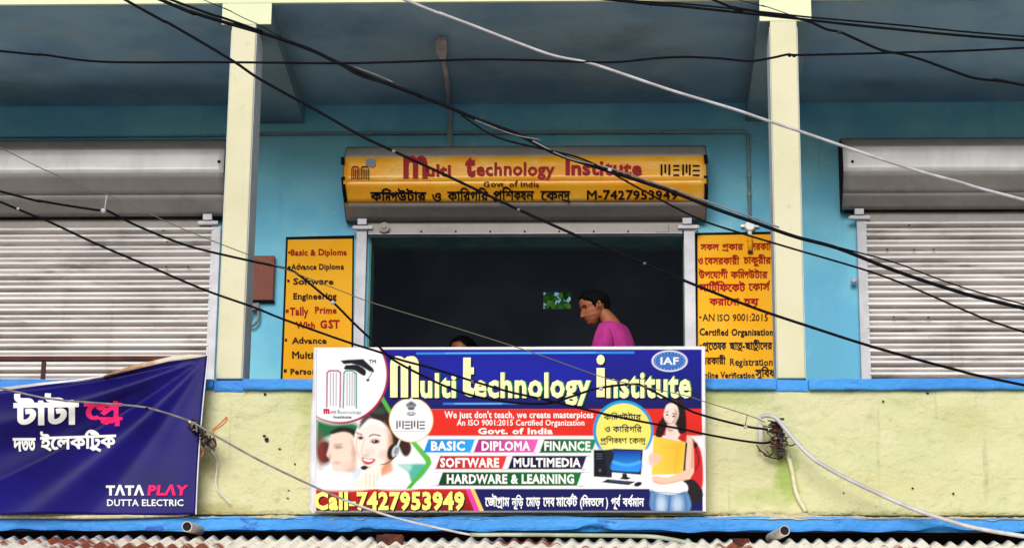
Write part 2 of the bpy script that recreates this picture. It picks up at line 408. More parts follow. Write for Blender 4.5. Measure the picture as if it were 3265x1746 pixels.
def plaster_wall(name, x0, x1, z0, z1, Y, material, parent, amp=.004, step=.03, thick=.12):
    nx, nz = int((x1-x0)/step), max(2, int((z1-z0)/step)); v = []; f = []
    for j in range(nz+1):
        for i in range(nx+1):
            x = x0+(x1-x0)*i/nx; z = z0+(z1-z0)*j/nz
            d = noise.noise(Vector((x*2.3, z*4.5, 3)))*amp*1.6+noise.noise(Vector((x*9, z*14, 8)))*amp*.6
            v.append((x, Y-d, z))
    f = [(j*(nx+1)+i, j*(nx+1)+i+1, (j+1)*(nx+1)+i+1, (j+1)*(nx+1)+i) for j in range(nz) for i in range(nx)]
    n = len(v); v += [(x0, Y+thick, z0), (x1, Y+thick, z0), (x1, Y+thick, z1), (x0, Y+thick, z1)]
    bl, br, tr, tl = 0, nx, nz*(nx+1)+nx, nz*(nx+1)
    f += [(n+1, n, n+3, n+2), tuple([n, n+1]+[i for i in range(nx, -1, -1)]), tuple([n+2, n+3]+[nz*(nx+1)+i for i in range(nx+1)]),
          tuple([n+3, n]+[j*(nx+1) for j in range(nz+1)]), tuple([n+1, n+2]+[j*(nx+1)+nx for j in range(nz, -1, -1)])]
    return mesh(name, v, f, material, parent, smooth=False)
zl_top = Z(1600, 1640, 0); zl_bot = Z(1600, 1690, -.12)
o = plaster_wall('parapet_wall', XL, XR, zl_top+.003, Z(1600, 1241, 0), 0, M['plaster'], bld)
for p in o.data.polygons: p.use_smooth = True
def rough_band(name, x0, x1, z0, z1, yf, yb, material, parent, seed, amp=.006, chip=.012, step=.035):
    """painted concrete edge with an uneven front and a chipped lower arris"""
    n = max(3, int((x1-x0)/step)); v = []; rows = 7
    for i in range(n+1):
        x = x0+(x1-x0)*i/n
        nb = noise.noise(Vector((x*6, seed, 1)))*chip*.5+max(0, noise.noise(Vector((x*3.1, seed, 5)))-.28)*chip*4
        nt = noise.noise(Vector((x*5, seed, 9)))*chip*.5
        prof = [(yb, z0), (yf+.02, z0+nb*.5)]
        for k in range(rows):
            t = k/(rows-1); z = z0+nb+(z1+nt-z0-nb)*t
            y = yf+noise.noise(Vector((x*5, z*6, seed)))*amp+noise.noise(Vector((x*23, z*20, seed)))*amp*.25+(.003 if k in (0, rows-1) else 0)
            prof.append((y, z))
        prof += [(yf+.03, z1+nt), (yb, z1+nt*.3)]
        m = len(prof); v += [(x, a, b) for a, b in prof]
    f = [(i*m+k, i*m+(k+1) % m, (i+1)*m+(k+1) % m, (i+1)*m+k) for i in range(n) for k in range(m)]
    f += [tuple(range(m)), tuple(range(n*m+m-1, n*m-1, -1))]
    mb = MB(); mb.add(v, f); return mb.build(name, material, parent, smooth=False)
# blue coping over the parapet, broken at the pillars
zc0, zc1 = Z(1600, 1240, -.03), Z(1600, 1208, -.03)
segs = [(XL, pil[0][0]-.02), (pil[0][1]+.02, pl[0]-.012), (pl[0]-.009, pl[1]+.012), (pl[1]+.015, pr[0]-.012), (pr[0]-.009, pr[1]+.012), (pr[1]+.015, XR)]
for i, (a, b) in enumerate(segs):
    pil_seg = i in (2, 4)
    rough_band('coping', a, b, zc0-(.008 if pil_seg else 0), zc1, -.012 if pil_seg else -.04, .14, M['blue_edge'], bld, i*3.7)
# floor slab edge (the wide blue band)
rough_band('slab_edge', XL, XR, zl_bot, Z(1600, 1646, -.12), -.12, -.085, M['blue_edge'], bld, 21.3, amp=.009, chip=.03)
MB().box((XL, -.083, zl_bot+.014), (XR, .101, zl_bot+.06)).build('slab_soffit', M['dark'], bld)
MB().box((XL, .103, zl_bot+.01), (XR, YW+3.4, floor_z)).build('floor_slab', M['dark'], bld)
# pillars, cross beams, ceiling
for (a, b) in pil:
    MB().box((a, 0, zc1+.012), (b, .30, zbeam+.02)).build('pillar', M['pillar'], bld, bevel=.008)
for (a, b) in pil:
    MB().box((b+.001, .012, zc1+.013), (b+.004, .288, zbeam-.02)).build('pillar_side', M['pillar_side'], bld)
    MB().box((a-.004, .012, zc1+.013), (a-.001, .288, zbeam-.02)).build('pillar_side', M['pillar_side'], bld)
zb = [Z(800, 83, 0), Z(2500, 63, 0)]
bmx = [(X(708, 60, 0), X(865, 60, 0)), (X(2422, 60, 0), X(2587, 60, 0))]
bms = [(bmx[0][0]-pitch, bmx[0][1]-pitch)]+bmx+[(bmx[1][0]+pitch, bmx[1][1]+pitch)]
zjoin = (zb[0]+zb[1])/2+.004
for (a, b) in bms:
    MB().box((a, .012, zjoin), (b, YW-.003, zceil+.05)).build('cross_beam', M['beam_soffit'], bld)
    MB().box((a, -.003, zjoin-.003), (b, .010, zceil+.003)).build('beam_end', M['fascia'], bld)
MB().box((XL, -.006, zceil+.004), (XR, .02, zceil+.7)).build('fascia', M['fascia'], bld)
MB().box((XL, .022, zceil+.002), (XR, YW+3.4, zceil+.18)).build('ceiling', M['ceiling'], bld)
MB().box((XL, .03, zceil+.7-.02), (XR, YW+3.4, zceil+.72)).build('roof_slab', M['fascia'], bld)
# veranda back wall with the doorway
dx0, dx1 = X(1178, 800, YW), X(2184, 800, YW); dz = Z(1680, 752, YW); TW = .22
MB().box((XL, YW, floor_z), (dx0, YW+TW, zceil+.1)).build('back_wall', M['wall'], bld)
MB().box((dx1, YW, floor_z), (XR, YW+TW, zceil+.1)).build('back_wall', M['wall'], bld)
MB().box((dx0, YW, dz), (dx1, YW+TW, zceil+.1)).build('back_wall', M['wall'], bld)
MB().box((dx0+.001, YW+.004, floor_z), (dx0+.012, YW+TW-.003, dz-.001)).build('door_reveal', M['reveal'], bld)
MB().box((dx1-.012, YW+.004, floor_z), (dx1-.001, YW+TW-.003, dz-.001)).build('door_reveal', M['reveal'], bld)
MB().box((dx0+.013, YW+.004, dz-.012), (dx1-.013, YW+TW-.003, dz-.001)).build('door_reveal', M['reveal'], bld)
# room behind
RY = YW+3.2; rx0, rx1 = dx0-.9, dx1+.9
wx0, wx1, wz1, wz0 = X(1732, 950, RY), X(1820, 950, RY), Z(1770, 918, RY), Z(1770, 984, RY)
for a, b in (((rx0, RY, floor_z), (wx0, RY+.12, zceil)), ((wx1, RY, floor_z), (rx1, RY+.12, zceil)),
             ((wx0, RY, floor_z), (wx1, RY+.12, wz0)), ((wx0, RY, wz1), (wx1, RY+.12, zceil))):
    MB().box(a, b).build('room_wall', M['room'], bld)
MB().box((rx0-.1, YW+TW+.002, floor_z), (rx0-.002, RY+.12, zceil)).build('room_wall', M['room'], bld)
MB().box((rx1+.002, YW+TW+.002, floor_z), (rx1+.1, RY+.12, zceil)).build('room_wall', M['room'], bld)
MB().box((rx0, YW+TW+.003, floor_z), (dx0, YW+TW+.01, zceil)).build('room_wall', M['room'], bld)
MB().box((dx1, YW+TW+.003, floor_z), (rx1, YW+TW+.01, zceil)).build('room_wall', M['room'], bld)
MB().box((dx0, YW+TW+.003, dz), (dx1, YW+TW+.01, zceil)).build('room_wall', M['room'], bld)
MB().box((rx0, YW+TW+.004, zceil-.03), (rx1, RY, zceil-.002)).build('room_ceiling', M['room'], bld)
MB().box((rx0, YW+TW+.004, floor_z+.001), (rx1, RY, floor_z+.02)).build('room_floor', M['room'], bld)
# ventilator bars
for k in range(3):
    x = wx0+(wx1-wx0)*(k+.5)/3
# ground floor wall below, set back under the slab, and end walls
MB().box((XL, .9, 0), (XR, 1.0, zl_bot+.008)).build('ground_floor_wall', M['chalk'], bld)
MB().box((XL-.12, -.0, 0), (XL-.002, RY+.12, zceil+.7)).build('end_wall', M['plaster'], bld)
MB().box((XR+.002, -.0, 0), (XR+.12, RY+.12, zceil+.7)).build('end_wall', M['plaster'], bld)
# crumbling lime crust lying along the slab edge
v = []; f = []; step = .02; n = int((XR-XL)/step)
for i in range(n+1):
    x = XL+(XR-XL)*i/n; pxx = (x-at(0, 1640, -.06).x)/(at(3265, 1640, -.06).x-at(0, 1640, -.06).x)*3265
    big = math.exp(-((pxx-2480)/190)**2)*.022+math.exp(-((pxx-900)/110)**2)*.008
    hgt = .010+big+max(0, noise.noise(Vector((x*7, 3, 3)))*.014+noise.noise(Vector((x*31, 7, 3)))*(.010+big*.6))
    zb0 = Z(1600, 1650, -.12)
    for k in range(7):
        t = k/6; a = math.pi*t
        y = -.105+(.108)*t+noise.noise(Vector((x*24, k, 1)))*.012
        z = zb0+.001+math.sin(a*.5+.25)*(hgt+.012)+noise.noise(Vector((x*30, k*2, 6)))*.006
        if k == 0: y = -.126+noise.noise(Vector((x*17, 1, 1)))*.006; z = zb0-.004-max(0, noise.noise(Vector((x*12, 1, 14))))*.02
        v.append((x, y, z))
f = [(i*7+k, (i+1)*7+k, (i+1)*7+k+1, i*7+k+1) for i in range(n) for k in range(6)]
o = mesh('lime_crust', v, f, M['rubble'], bld); o['kind'] = 'stuff'

# damp green algae below the insulators, grime under the old wire knot (stains with a place and shape of their own)
pm = M['plaster'].node_tree; N, L = pm.nodes, pm.links; pb = N['Principled BSDF']
gp = N.new('ShaderNodeNewGeometry')
def stain(px, py, rx, rz, colr, k, nsc):
    c = at(px, py, 0); sub = N.new('ShaderNodeVectorMath'); sub.operation = 'SUBTRACT'; L.new(gp.outputs['Position'], sub.inputs[0]); sub.inputs[1].default_value = c
    sc_ = N.new('ShaderNodeVectorMath'); sc_.operation = 'MULTIPLY'; L.new(sub.outputs[0], sc_.inputs[0]); sc_.inputs[1].default_value = (1/rx, .01, 1/rz)
    ln = N.new('ShaderNodeVectorMath'); ln.operation = 'LENGTH'; L.new(sc_.outputs[0], ln.inputs[0])
    nn = N.new('ShaderNodeTexNoise'); nn.inputs['Scale'].default_value = nsc; nn.inputs['Detail'].default_value = 7; L.new(gp.outputs['Position'], nn.inputs['Vector'])
    ad = N.new('ShaderNodeMath'); ad.operation = 'MULTIPLY_ADD'; L.new(nn.outputs['Fac'], ad.inputs[0]); ad.inputs[1].default_value = 1.6; L.new(ln.outputs['Value'], ad.inputs[2])
    mr = N.new('ShaderNodeMapRange'); mr.interpolation_type = 'SMOOTHSTEP'; L.new(ad.outputs[0], mr.inputs[0]); mr.inputs[1].default_value = 1.7; mr.inputs[2].default_value = .9; mr.inputs[3].default_value = 0; mr.inputs[4].default_value = k
    mx = N.new('ShaderNodeMix'); mx.data_type = 'RGBA'; L.new(mr.outputs[0], mx.inputs[0]); old = pb.inputs['Base Color'].links[0].from_socket; L.new(old, mx.inputs[6]); mx.inputs[7].default_value = (*lin(colr), 1)
    L.new(mx.outputs[2], pb.inputs['Base Color'])
stain(2505, 1520, .10, .28, '#8fae3c', .75, 9); stain(2470, 1440, .10, .10, '#7c8a44', .6, 14); stain(2440, 1580, .30, .10, '#a4b45a', .5, 6)
stain(665, 1470, .09, .22, '#8c8a50', .6, 10); stain(690, 1620, .35, .06, '#a8a066', .6, 8); stain(2330, 1270, .45, .07, '#a9b86a', .55, 5); stain(980, 1300, .10, .40, '#b6c070', .55, 6)
stain(2800, 1560, .5, .16, '#cfc88e', .6, 4); stain(3080, 1340, .35, .20, '#c2c486', .5, 4)
# knocked out plaster holes
rnd = random.Random(9)
for (x, y, r0_, r1_) in ((845, 1256, 5, 5), (843, 1388, 6, 4), (850, 1400, 7, 8), (891, 1430, 5, 3), (920, 1562, 4, 2), (917, 1586, 6, 2), (940, 1478, 3, 4), (2816, 1279, 4, 4), (2957, 1253, 5, 3), (3040, 1572, 5, 3), (2690, 1570, 3, 3), (2910, 1555, 4, 3)):
    q = []
    for k in range(9):
        a_ = 2*math.pi*k/9; kk_ = rnd.uniform(.7, 1.25); q.append(at(x+r0_*kk_*math.cos(a_), y+r1_*kk_*math.sin(a_), -.0075))
    c_ = at(x, y, -.004); MB().add([c_]+q, [(0, i+1, (i+1) % 9+1) for i in range(9)]).build('plaster_hole', M['dark'], bld)

# ------------------------------------------------------------------ ground
o = mesh('ground', [(-200, -200, 0), (200, -200, 0), (200, 200, 0), (-200, 200, 0)], [(0, 1, 2, 3)], M['street']); tag(o, kind='structure')

# ------------------------------------------------------------------ rolling shutters
def hood_profile(rows, mid):
    return [(Y, Z(mid, py, Y)) for py, Y in rows]
def slat_mesh(L, ph):
    prof = [(y, ph*z) for y, z in ((.014, 1), (.010, .985), (-.014, .965), (-.024, .93), (-.030, .87), (-.034, .79), (-.035, .71), (-.033, .66), (-.022, .635), (.0, .62), (.030, .61),
            (.030, .42), (.002, .405), (-.006, .385), (-.010, .34), (-.011, .27), (-.009, .20), (-.003, .165), (.024, .155), (.024, .04), (.014, 0), (.034, 0), (.034, 1))]
    mb = MB(); mb.prism(prof, 0, L); me = bpy.data.meshes.new('slat'); me.from_pydata(mb.v, [], mb.f)
    bm = bmesh.new(); bm.from_mesh(me); bmesh.ops.recalc_face_normals(bm, faces=bm.faces); bm.to_mesh(me); bm.free()
    me.materials.append(M['slat']); return me
def bracket(parent, x, z, Y, s=1):
    mb = MB(); mb.box((x-.055, Y-.035, z-.012), (x+.075, Y-.002, z+.012)).box((x-.025, Y-.05, z+.014), (x+.035, Y-.003, z+.055))
    mb.lathe((x-.065*s, Y-.02, z), (1, 0, 0), [(0, .008), (.012, .014), (.02, .014), (.024, .006)], 8)
    mb.build('bracket', M['rail'], parent, bevel=.002)
def shutter(name, label, xa, xb, mid, hood_rows, band_mats, ztop_slat, rails, closed=True, hx=None):
    """hood_rows: (py, Y) from top to bottom; rails: frame x ranges at two heights"""
    root = empty(name, (xa, YW, floor_z), label, 'roller shutter')
    prof = hood_profile(hood_rows, mid); hx0, hx1 = hx or (xa, xb)
    for i in range(len(prof)-1):
        (ya, za), (yb, zb_) = prof[i], prof[i+1]
        nrm = Vector((0, -(za-zb_), (yb-ya)*-1)).normalized() if False else None
        n = 60; v = []
        for k in range(n+1):
            x = hx0+(hx1-hx0)*k/n
            for j in range(5):
                t = j/4; e = 0 if j in (0, 4) else 1
                dd = noise.noise(Vector((x*2.5, t*1.5, mid*.01+i)))*.0035*e*band_mats[i][2]
                v.append((x, ya+(yb-ya)*t-dd, za+(zb_-za)*t))
        f = [(k*5+j, k*5+j+1, (k+1)*5+j+1, (k+1)*5+j) for k in range(n) for j in range(4)]
        o = mesh(band_mats[i][0], v, f, band_mats[i][1], root, smooth=True)
        s = o.modifiers.new('s', 'SOLIDIFY'); s.thickness = .003; s.offset = -1 if False else 1
        s.offset = 0
    closing = [(y+.004, z) for y, z in prof]+[(YW-.001, prof[-1][1]+.01), (YW-.001, prof[0][1])]
    for x in (hx0-.004, hx1+.001):
        MB().prism(closing, x, x+.003).build('hood_end', M['dark'] if closed else M['black_paint'], root)
    for rr in rails:
        (x0a, x0b) = rr
        o = MB().box((x0a, YW-.075, zpar-.75), (x0b, YW-.012, prof[-1][1]-.06)).build('guide_rail', M['rail'], root, bevel=.003)
    return root, prof
def dents(root, pts):
    for x, y in pts: MB().lathe(at(x, y, YW-.083), (0, -1, .4), [(0, .008), (.001, .006)], 8).build('dent', M['tarred'], root)
# left shutter
gal = ('hood_sheet', M['galv'], 1); wht = ('hood_face', M['white_metal'], 1)
lx1 = X(714, 520, YW-.30); lx0 = lx1-2.75
rows = [(446, YW-.16), (478, YW-.29), (553, YW-.30), (622, YW-.21), (690, YW-.10)]
lrail = (X(668, 900, YW-.06), X(697, 900, YW-.06))
root, prof = shutter('roller_shutter', 'closed grey steel roller shutter at left, partly behind the blue banner and cream pillar', lx0, lx1, 350, rows,
    [('hood_sheet', M['galv'], .5), wht, gal, ('hood_sheet', M['galv'], .6)], 0, [lrail, (lx0+.03, lx0+.08)])
def slats(root, x0, x1, mid, py_top, py_ref, pitchpx, ybase):
    zt = Z(mid, py_top, ybase); ph = zt-Z(mid, py_top+pitchpx, ybase); me = slat_mesh(x1-x0, ph); z = zt-ph
    while z > zpar-.75:
        o = bpy.data.objects.new('slat', me); col.objects.link(o); o.parent = root
        o.location = Vector((x0, ybase+random.uniform(-.003, .003), z+random.uniform(-.0015, .0015)))-root.location; o.rotation_euler = (random.uniform(-.05, .05), random.uniform(-.0008, .0008), 0); z -= ph
slats(root, lx0+.08, lrail[0]+.012, 350, 726, 0, 36.3, YW-.045)
MB().box((lx0+.06, YW-.05, Z(350, 724, YW-.05)), (lrail[0]+.01, YW-.03, Z(350, 700, YW-.05))).build('top_slat', M['galv'], root)
MB().box((lx0+.02, YW-.09, Z(350, 700, YW-.05)+.002), (lx1-.03, YW-.02, Z(350, 686, YW-.05))).build('lintel_bar', M['dark'], root)
bracket(root, lrail[0]-.03, Z(690, 714, YW-.07), YW-.07)
dents(root, ((533, 771), (529, 850), (599, 850), (520, 735)))
for k in (698,): MB().lathe(at(k, 515, YW-.302), (0, -1, 0), [(0, .011), (.004, .008)], 10).build('bolt_hole', M['black_paint'], root)
# right shutter
rx_a = X(2689, 520, YW-.30); rx_b = rx_a+2.75
rows = [(440, YW-.16), (467, YW-.29), (546, YW-.30), (615, YW-.21), (667, YW-.10)]
rrail = (X(2737, 900, YW-.06), X(2768, 900, YW-.06))
root, prof = shutter('roller_shutter', 'closed grey steel roller shutter at right of the blue wall strip', rx_a, rx_b, 2980, rows,
    [('hood_sheet', M['galv'], .5), wht, gal, ('hood_sheet', M['galv'], .6)], 0, [rrail, (rx_b-.08, rx_b-.03)])
slats(root, rrail[1]-.012, rx_b-.08, 2980, 706, 0, 36.3, YW-.045)
MB().box((rrail[1]-.01, YW-.05, Z(2980, 704, YW-.05)), (rx_b-.06, YW-.03, Z(2980, 676, YW-.05))).build('top_slat', M['galv'], root)
MB().box((rx_a+.02, YW-.09, Z(2980, 676, YW-.05)+.002), (rx_b-.03, YW-.02, Z(2980, 664, YW-.05))).build('lintel_bar', M['dark'], root)
bracket(root, rrail[0]+.01, Z(2740, 697, YW-.07), YW-.07)
MB().lathe(at(2718, 515, YW-.302), (0, -1, 0), [(0, .010), (.004, .007)], 10).build('bolt_hole', M['black_paint'], root)
dents(root, ((2829, 795), (2914, 796), (2977, 795), (2899, 718), (2850, 1010), (2960, 1011)))
MB().lathe(at(2722, 898, YW-.04), (0, -1, 0), [(0, .022), (.02, .02), (.035, .01)], 10).build('lock_boss', M['rail'], root)
# middle shutter, rolled up, hood painted as the shop sign
mx0, mx1 = X(1096, 540, YW-.33), X(2252, 540, YW-.33)
rows = [(466, YW-.19), (499, YW-.31), (577, YW-.33), (646, YW-.24), (702, YW-.08)]
r1 = (X(1133, 900, YW-.06), X(1166, 900, YW-.06)); r2 = (X(2182, 900, YW-.06), X(2217, 900, YW-.06))
root, hprof = shutter('roller_shutter', 'rolled up shutter over the open doorway with orange painted hood', mx0, mx1, 1680, rows,
    [('hood_sheet', M['galv'], .5), ('painted_hood', M['hood_orange'], 2.0), ('painted_hood', M['hood_orange'], .8), ('hood_sheet', M['galv'], .6)], 0, [r1, r2], closed=False)
midsh = root
zb1, zb2 = Z(1680, 748, YW-.06), Z(1680, 716, YW-.06)
MB().box((r1[1]+.01, YW-.08, zb1+.002), (r2[0]-.01, YW-.03, zb2)).build('bottom_bar', M['galv'], root, bevel=.003)
MB().box((r1[1]+.01, YW-.095, zb1-.004), (r2[0]-.01, YW-.02, zb1)).build('bottom_angle', M['rail'], root)
MB().box((r1[1]-.04, YW-.05, zb2+.003), (r2[0]+.04, YW-.01, Z(1680, 690, YW-.05))).build('rolled_curtain', M['galv'], root)
for k in range(9):
    MB().lathe(at(1343+k*110, 738, YW-.081), (0, -1, 0), [(0, .006), (.008, .006)], 6).build('rivet', M['black_paint'], root)
bracket(root, (r1[0]+r1[1])/2, Z(1150, 729, YW-.07), YW-.07); bracket(root, (r2[0]+r2[1])/2-.02, Z(2200, 727, YW-.07), YW-.07, -1)
MB().lathe(at(1226, 728, YW-.09), (0, -1, 0), [(0, .035), (.025, .035), (.03, .015), (.04, .01)], 14).build('spring_cap', M['galv'], root)
MB().box(at(2092, 742, YW-.085), at(2130, 712, YW-.1)).build('lock_plate', M['galv'], root)
# black corner marks of the painted hood ends
def hood_surf(px, py, h):
    best = None; d = ray(px, py)
    for i in range(1, 3):
        (ya, za), (yb, zb_) = hprof[i], hprof[i+1]
        n = Vector((0, (zb_-za), -(yb-ya))).normalized()
        if n.y > 0: n = -n
        t = (Vector((0, ya, za))-EYE).dot(n)/d.dot(n); p = EYE+d*t
        e = max(0, p.z-za, zb_-p.z)
        if best is None or e < best[0]-1e-6: best = (e, p+n*(h+.006))
    return best[1]
for x0, x1 in ((1086, 1101), (2243, 2258)):
    pass
W1 = dict(wob=.06)
H = .004
lettering([('m', 1290, 1360, 500, 566, dict(bold=.035, ref=.47)), ('ulti', 1362, 1436, 527, 562, dict(bold=.035)),
           ('t', 1487, 1512, 500, 560, dict(bold=.05, ref=.62)), ('echnology', 1521, 1766, 521, 560, dict(bold=.035, wob=.04)),
           ('I', 1803, 1817, 503, 560, dict(bold=.0)), ('nstitute', 1824, 2044, 516, 558, dict(bold=.035, wob=.04))], hood_surf, M['red_paint'], midsh, cuts=30)
lettering([('Govt. of India', 1542, 1719, 577, 594, dict(bold=.012, wob=.08)),
           ('কি{মপ}উটার', 1182, 1358, 612, 638, dict(bold=.03)), ('ও', 1378, 1406, 614, 642, dict(bold=.02)), ('কারিগরি', 1427, 1556, 610, 638, dict(bold=.02)) if False else ('কািরগির', 1427, 1556, 610, 638, dict(bold=.02)),
           ('প~িশ{কষ}ন', 1573, 1702, 608, 636, dict(bold=.02)), ('েক{নদ}~', 1724, 1817, 608, 636, dict(bold=.02)),
           ('M-7427953949', 1872, 2160, 606, 634, dict(bold=.02, wob=.04))], hood_surf, M['black_paint'], midsh, cuts=30)
def rib(P, w): return ribbon([(float(a), float(b)) for a, b in P], w)
def strokes(lines, w, surf, h, material, parent, name):
    for k, P in enumerate(lines):
        q = rib(P, w); m = len(P); hh = h+(k % 3)*.0004
        o = mesh(name, [surf(x, y, hh) for x, y in q], [(i, i+1, 2*m-2-i, 2*m-1-i) for i in range(m-1)], material, parent)
        bm = bmesh.new(); bm.from_mesh(o.data); bad = [f for f in bm.faces if f.normal.y > 0]
        if bad: bmesh.ops.reverse_faces(bm, faces=bad)
        bm.to_mesh(o.data); bm.free()
strokes([[(1122, 574), (1122, 540), (1126, 533), (1140, 533), (1145, 540), (1145, 574)]], 1.8, hood_surf, .003, M['red_paint'], midsh, 'book_mark')
strokes([[(1152, 574), (1152, 540), (1156, 533), (1172, 533), (1176, 540), (1176, 576)]]+[[(x, 572), (x, 541)] for x in (1128, 1134, 1140, 1158, 1164, 1170)], 1.5, hood_surf, .003, M['black_paint'], midsh, 'book_mark')
flat([[(1167, 512), (1180, 507), (1198, 510), (1197, 530), (1188, 536), (1166, 526)]], hood_surf, .003, M['steel_letter'], midsh, 'cap_mark')
bars = []
for x in (2109, 2121, 2134, 2178, 2189, 2199): bars.append([(x, 526), (x, 560 if x not in (2121, 2189) else 552)])
strokes(bars, 3.0, hood_surf, .003, M['black_paint'], midsh, 'bar_mark')
strokes([[(2146, y), (2166, y)] for y in (530, 543, 560)]+[[(2208, y), (2231, y)] for y in (530, 545, 560)], 2.2, hood_surf, .003, M['black_paint'], midsh, 'bar_mark')
strokes([[(1094, 503), (1093, 528)], [(1094, 566), (1097, 600), (1103, 644)], [(2249, 495), (2252, 524)], [(2250, 562), (2252, 600), (2251, 634)]], 6.0, hood_surf, .0045, M['black_paint'], midsh, 'edge_stripe')

# ------------------------------------------------------------------ painted wall signs
SY = YW-.006; ss = plane_surf(SY)
def wall_sign(label, corners, inner):
    root = empty('painted_sign', at(corners[0][0], corners[0][1], SY), label, 'sign')
    P = [at(x, y, SY) for x, y in corners]; Q = [Vector((p.x, YW+.002, p.z)) for p in P]
    MB().add(P+Q, [(0, 1, 2, 3), (4, 7, 6, 5), (0, 4, 5, 1), (1, 5, 6, 2), (2, 6, 7, 3), (3, 7, 4, 0)]).build('border', M['black_paint'], root)
    flat([inner], ss, .003, M['orange'], root, 'panel'); return root
ls = wall_sign('orange hand painted sign listing courses in red and black, left of the open doorway', [(912, 755), (1129, 750), (1124, 1320), (890, 1320)], [(918, 764), (1124, 761), (1118, 1320), (897, 1320)])
SQ = [[(0, 0), (1, 0), (1, 1), (0, 1)]]
k = dict(bold=.038, wob=.07, h=.006)
def kk(**a): d = dict(k); d.update(a); return d
lettering([('Basic & Diploma', 928, 1105, 796, 814, kk(tilt=-2)), ('Tally', 925, 982, 980, 1004, kk()), ('Prime', 1005, 1072, 978, 998, kk()),
           ('With', 944, 1003, 1026, 1046, kk()), ('GST', 1022, 1082, 1020, 1045, kk()),
           ('.', 918, 926, 794, 812, kk(ref=.12)) if False else (SQ, 919, 926, 801, 808, kk()), (SQ, 911, 920, 986, 996, kk())], ss, M['red_wall_paint'], ls)
lettering([('Advance Diploma', 929, 1096, 842, 859, kk(tilt=-1)), ('Software', 936, 1062, 888, 906, kk()), ('Engineering', 936, 1072, 934, 953, kk()),
           ('Advance', 932, 1040, 1076, 1094, kk()), ('Multimedia', 932, 1078, 1122, 1142, kk()), ('Personality', 927, 1060, 1174, 1192, kk()),
           (SQ, 918, 926, 848, 856, kk()), (SQ, 916, 923, 891, 899, kk()), (SQ, 908, 915, 1079, 1087, kk()), (SQ, 905, 914, 1176, 1186, kk())], ss, M['brown_letter'], ls)
rs = wall_sign('orange hand painted sign in Bengali and English between the doorway and the right pillar', [(2216, 742), (2530, 737), (2534, 1320), (2214, 1320)], [(2224, 750), (2524, 746), (2528, 1320), (2226, 1320)])
b = dict(bold=.032, h=.006)
lettering([('সকল', 2234, 2292, 779, 797, b), ('প~কার', 2303, 2369, 778, 796, b), ('সরকাির', 2394, 2470, 776, 796, b),
           ('ও', 2226, 2241, 822, 842, b), ('েবসরকারী', 2247, 2357, 822, 842, b), ('চাকুরীর', 2371, 2458, 820, 840, b),
           ('উপেযাগী', 2228, 2320, 866, 886, b), ('কি{মপ}উটার', 2330, 2447, 866, 886, b),
           ('সািট^িফেকট', 2230, 2376, 906, 928, b), ('েকাস^', 2387, 2455, 904, 925, b),
           ('করােনা', 2262, 2357, 952, 972, b), ('হয়', 2372, 2418, 952, 972, b)], ss, M['red_wall_paint'], rs)
lettering([('AN ISO 9001:2015', 2240, 2448, 1001, 1022, kk(bold=.016)), ('Certified Organisation', 2231, 2464, 1048, 1068, kk()),
           ('প~েত{যক}', 2240, 2315, 1092, 1114, b), ('ছাত~-ছাত~ীেদর', 2326, 2462, 1092, 1112, b),
           ('অরকারী', 2232, 2313, 1140, 1160, b), ('Registration', 2328, 2463, 1142, 1164, kk(bold=.02)),
           ('Online Verification', 2228, 2405, 1186, 1204, kk()), ('সু{বিধ}া' if False else 'সুিবধা', 2409, 2478, 1178, 1200, b),
           (SQ, 2230, 2236, 1008, 1013, kk()), (SQ, 2231, 2237, 1098, 1104, kk())], ss, M['black_letter'], rs)

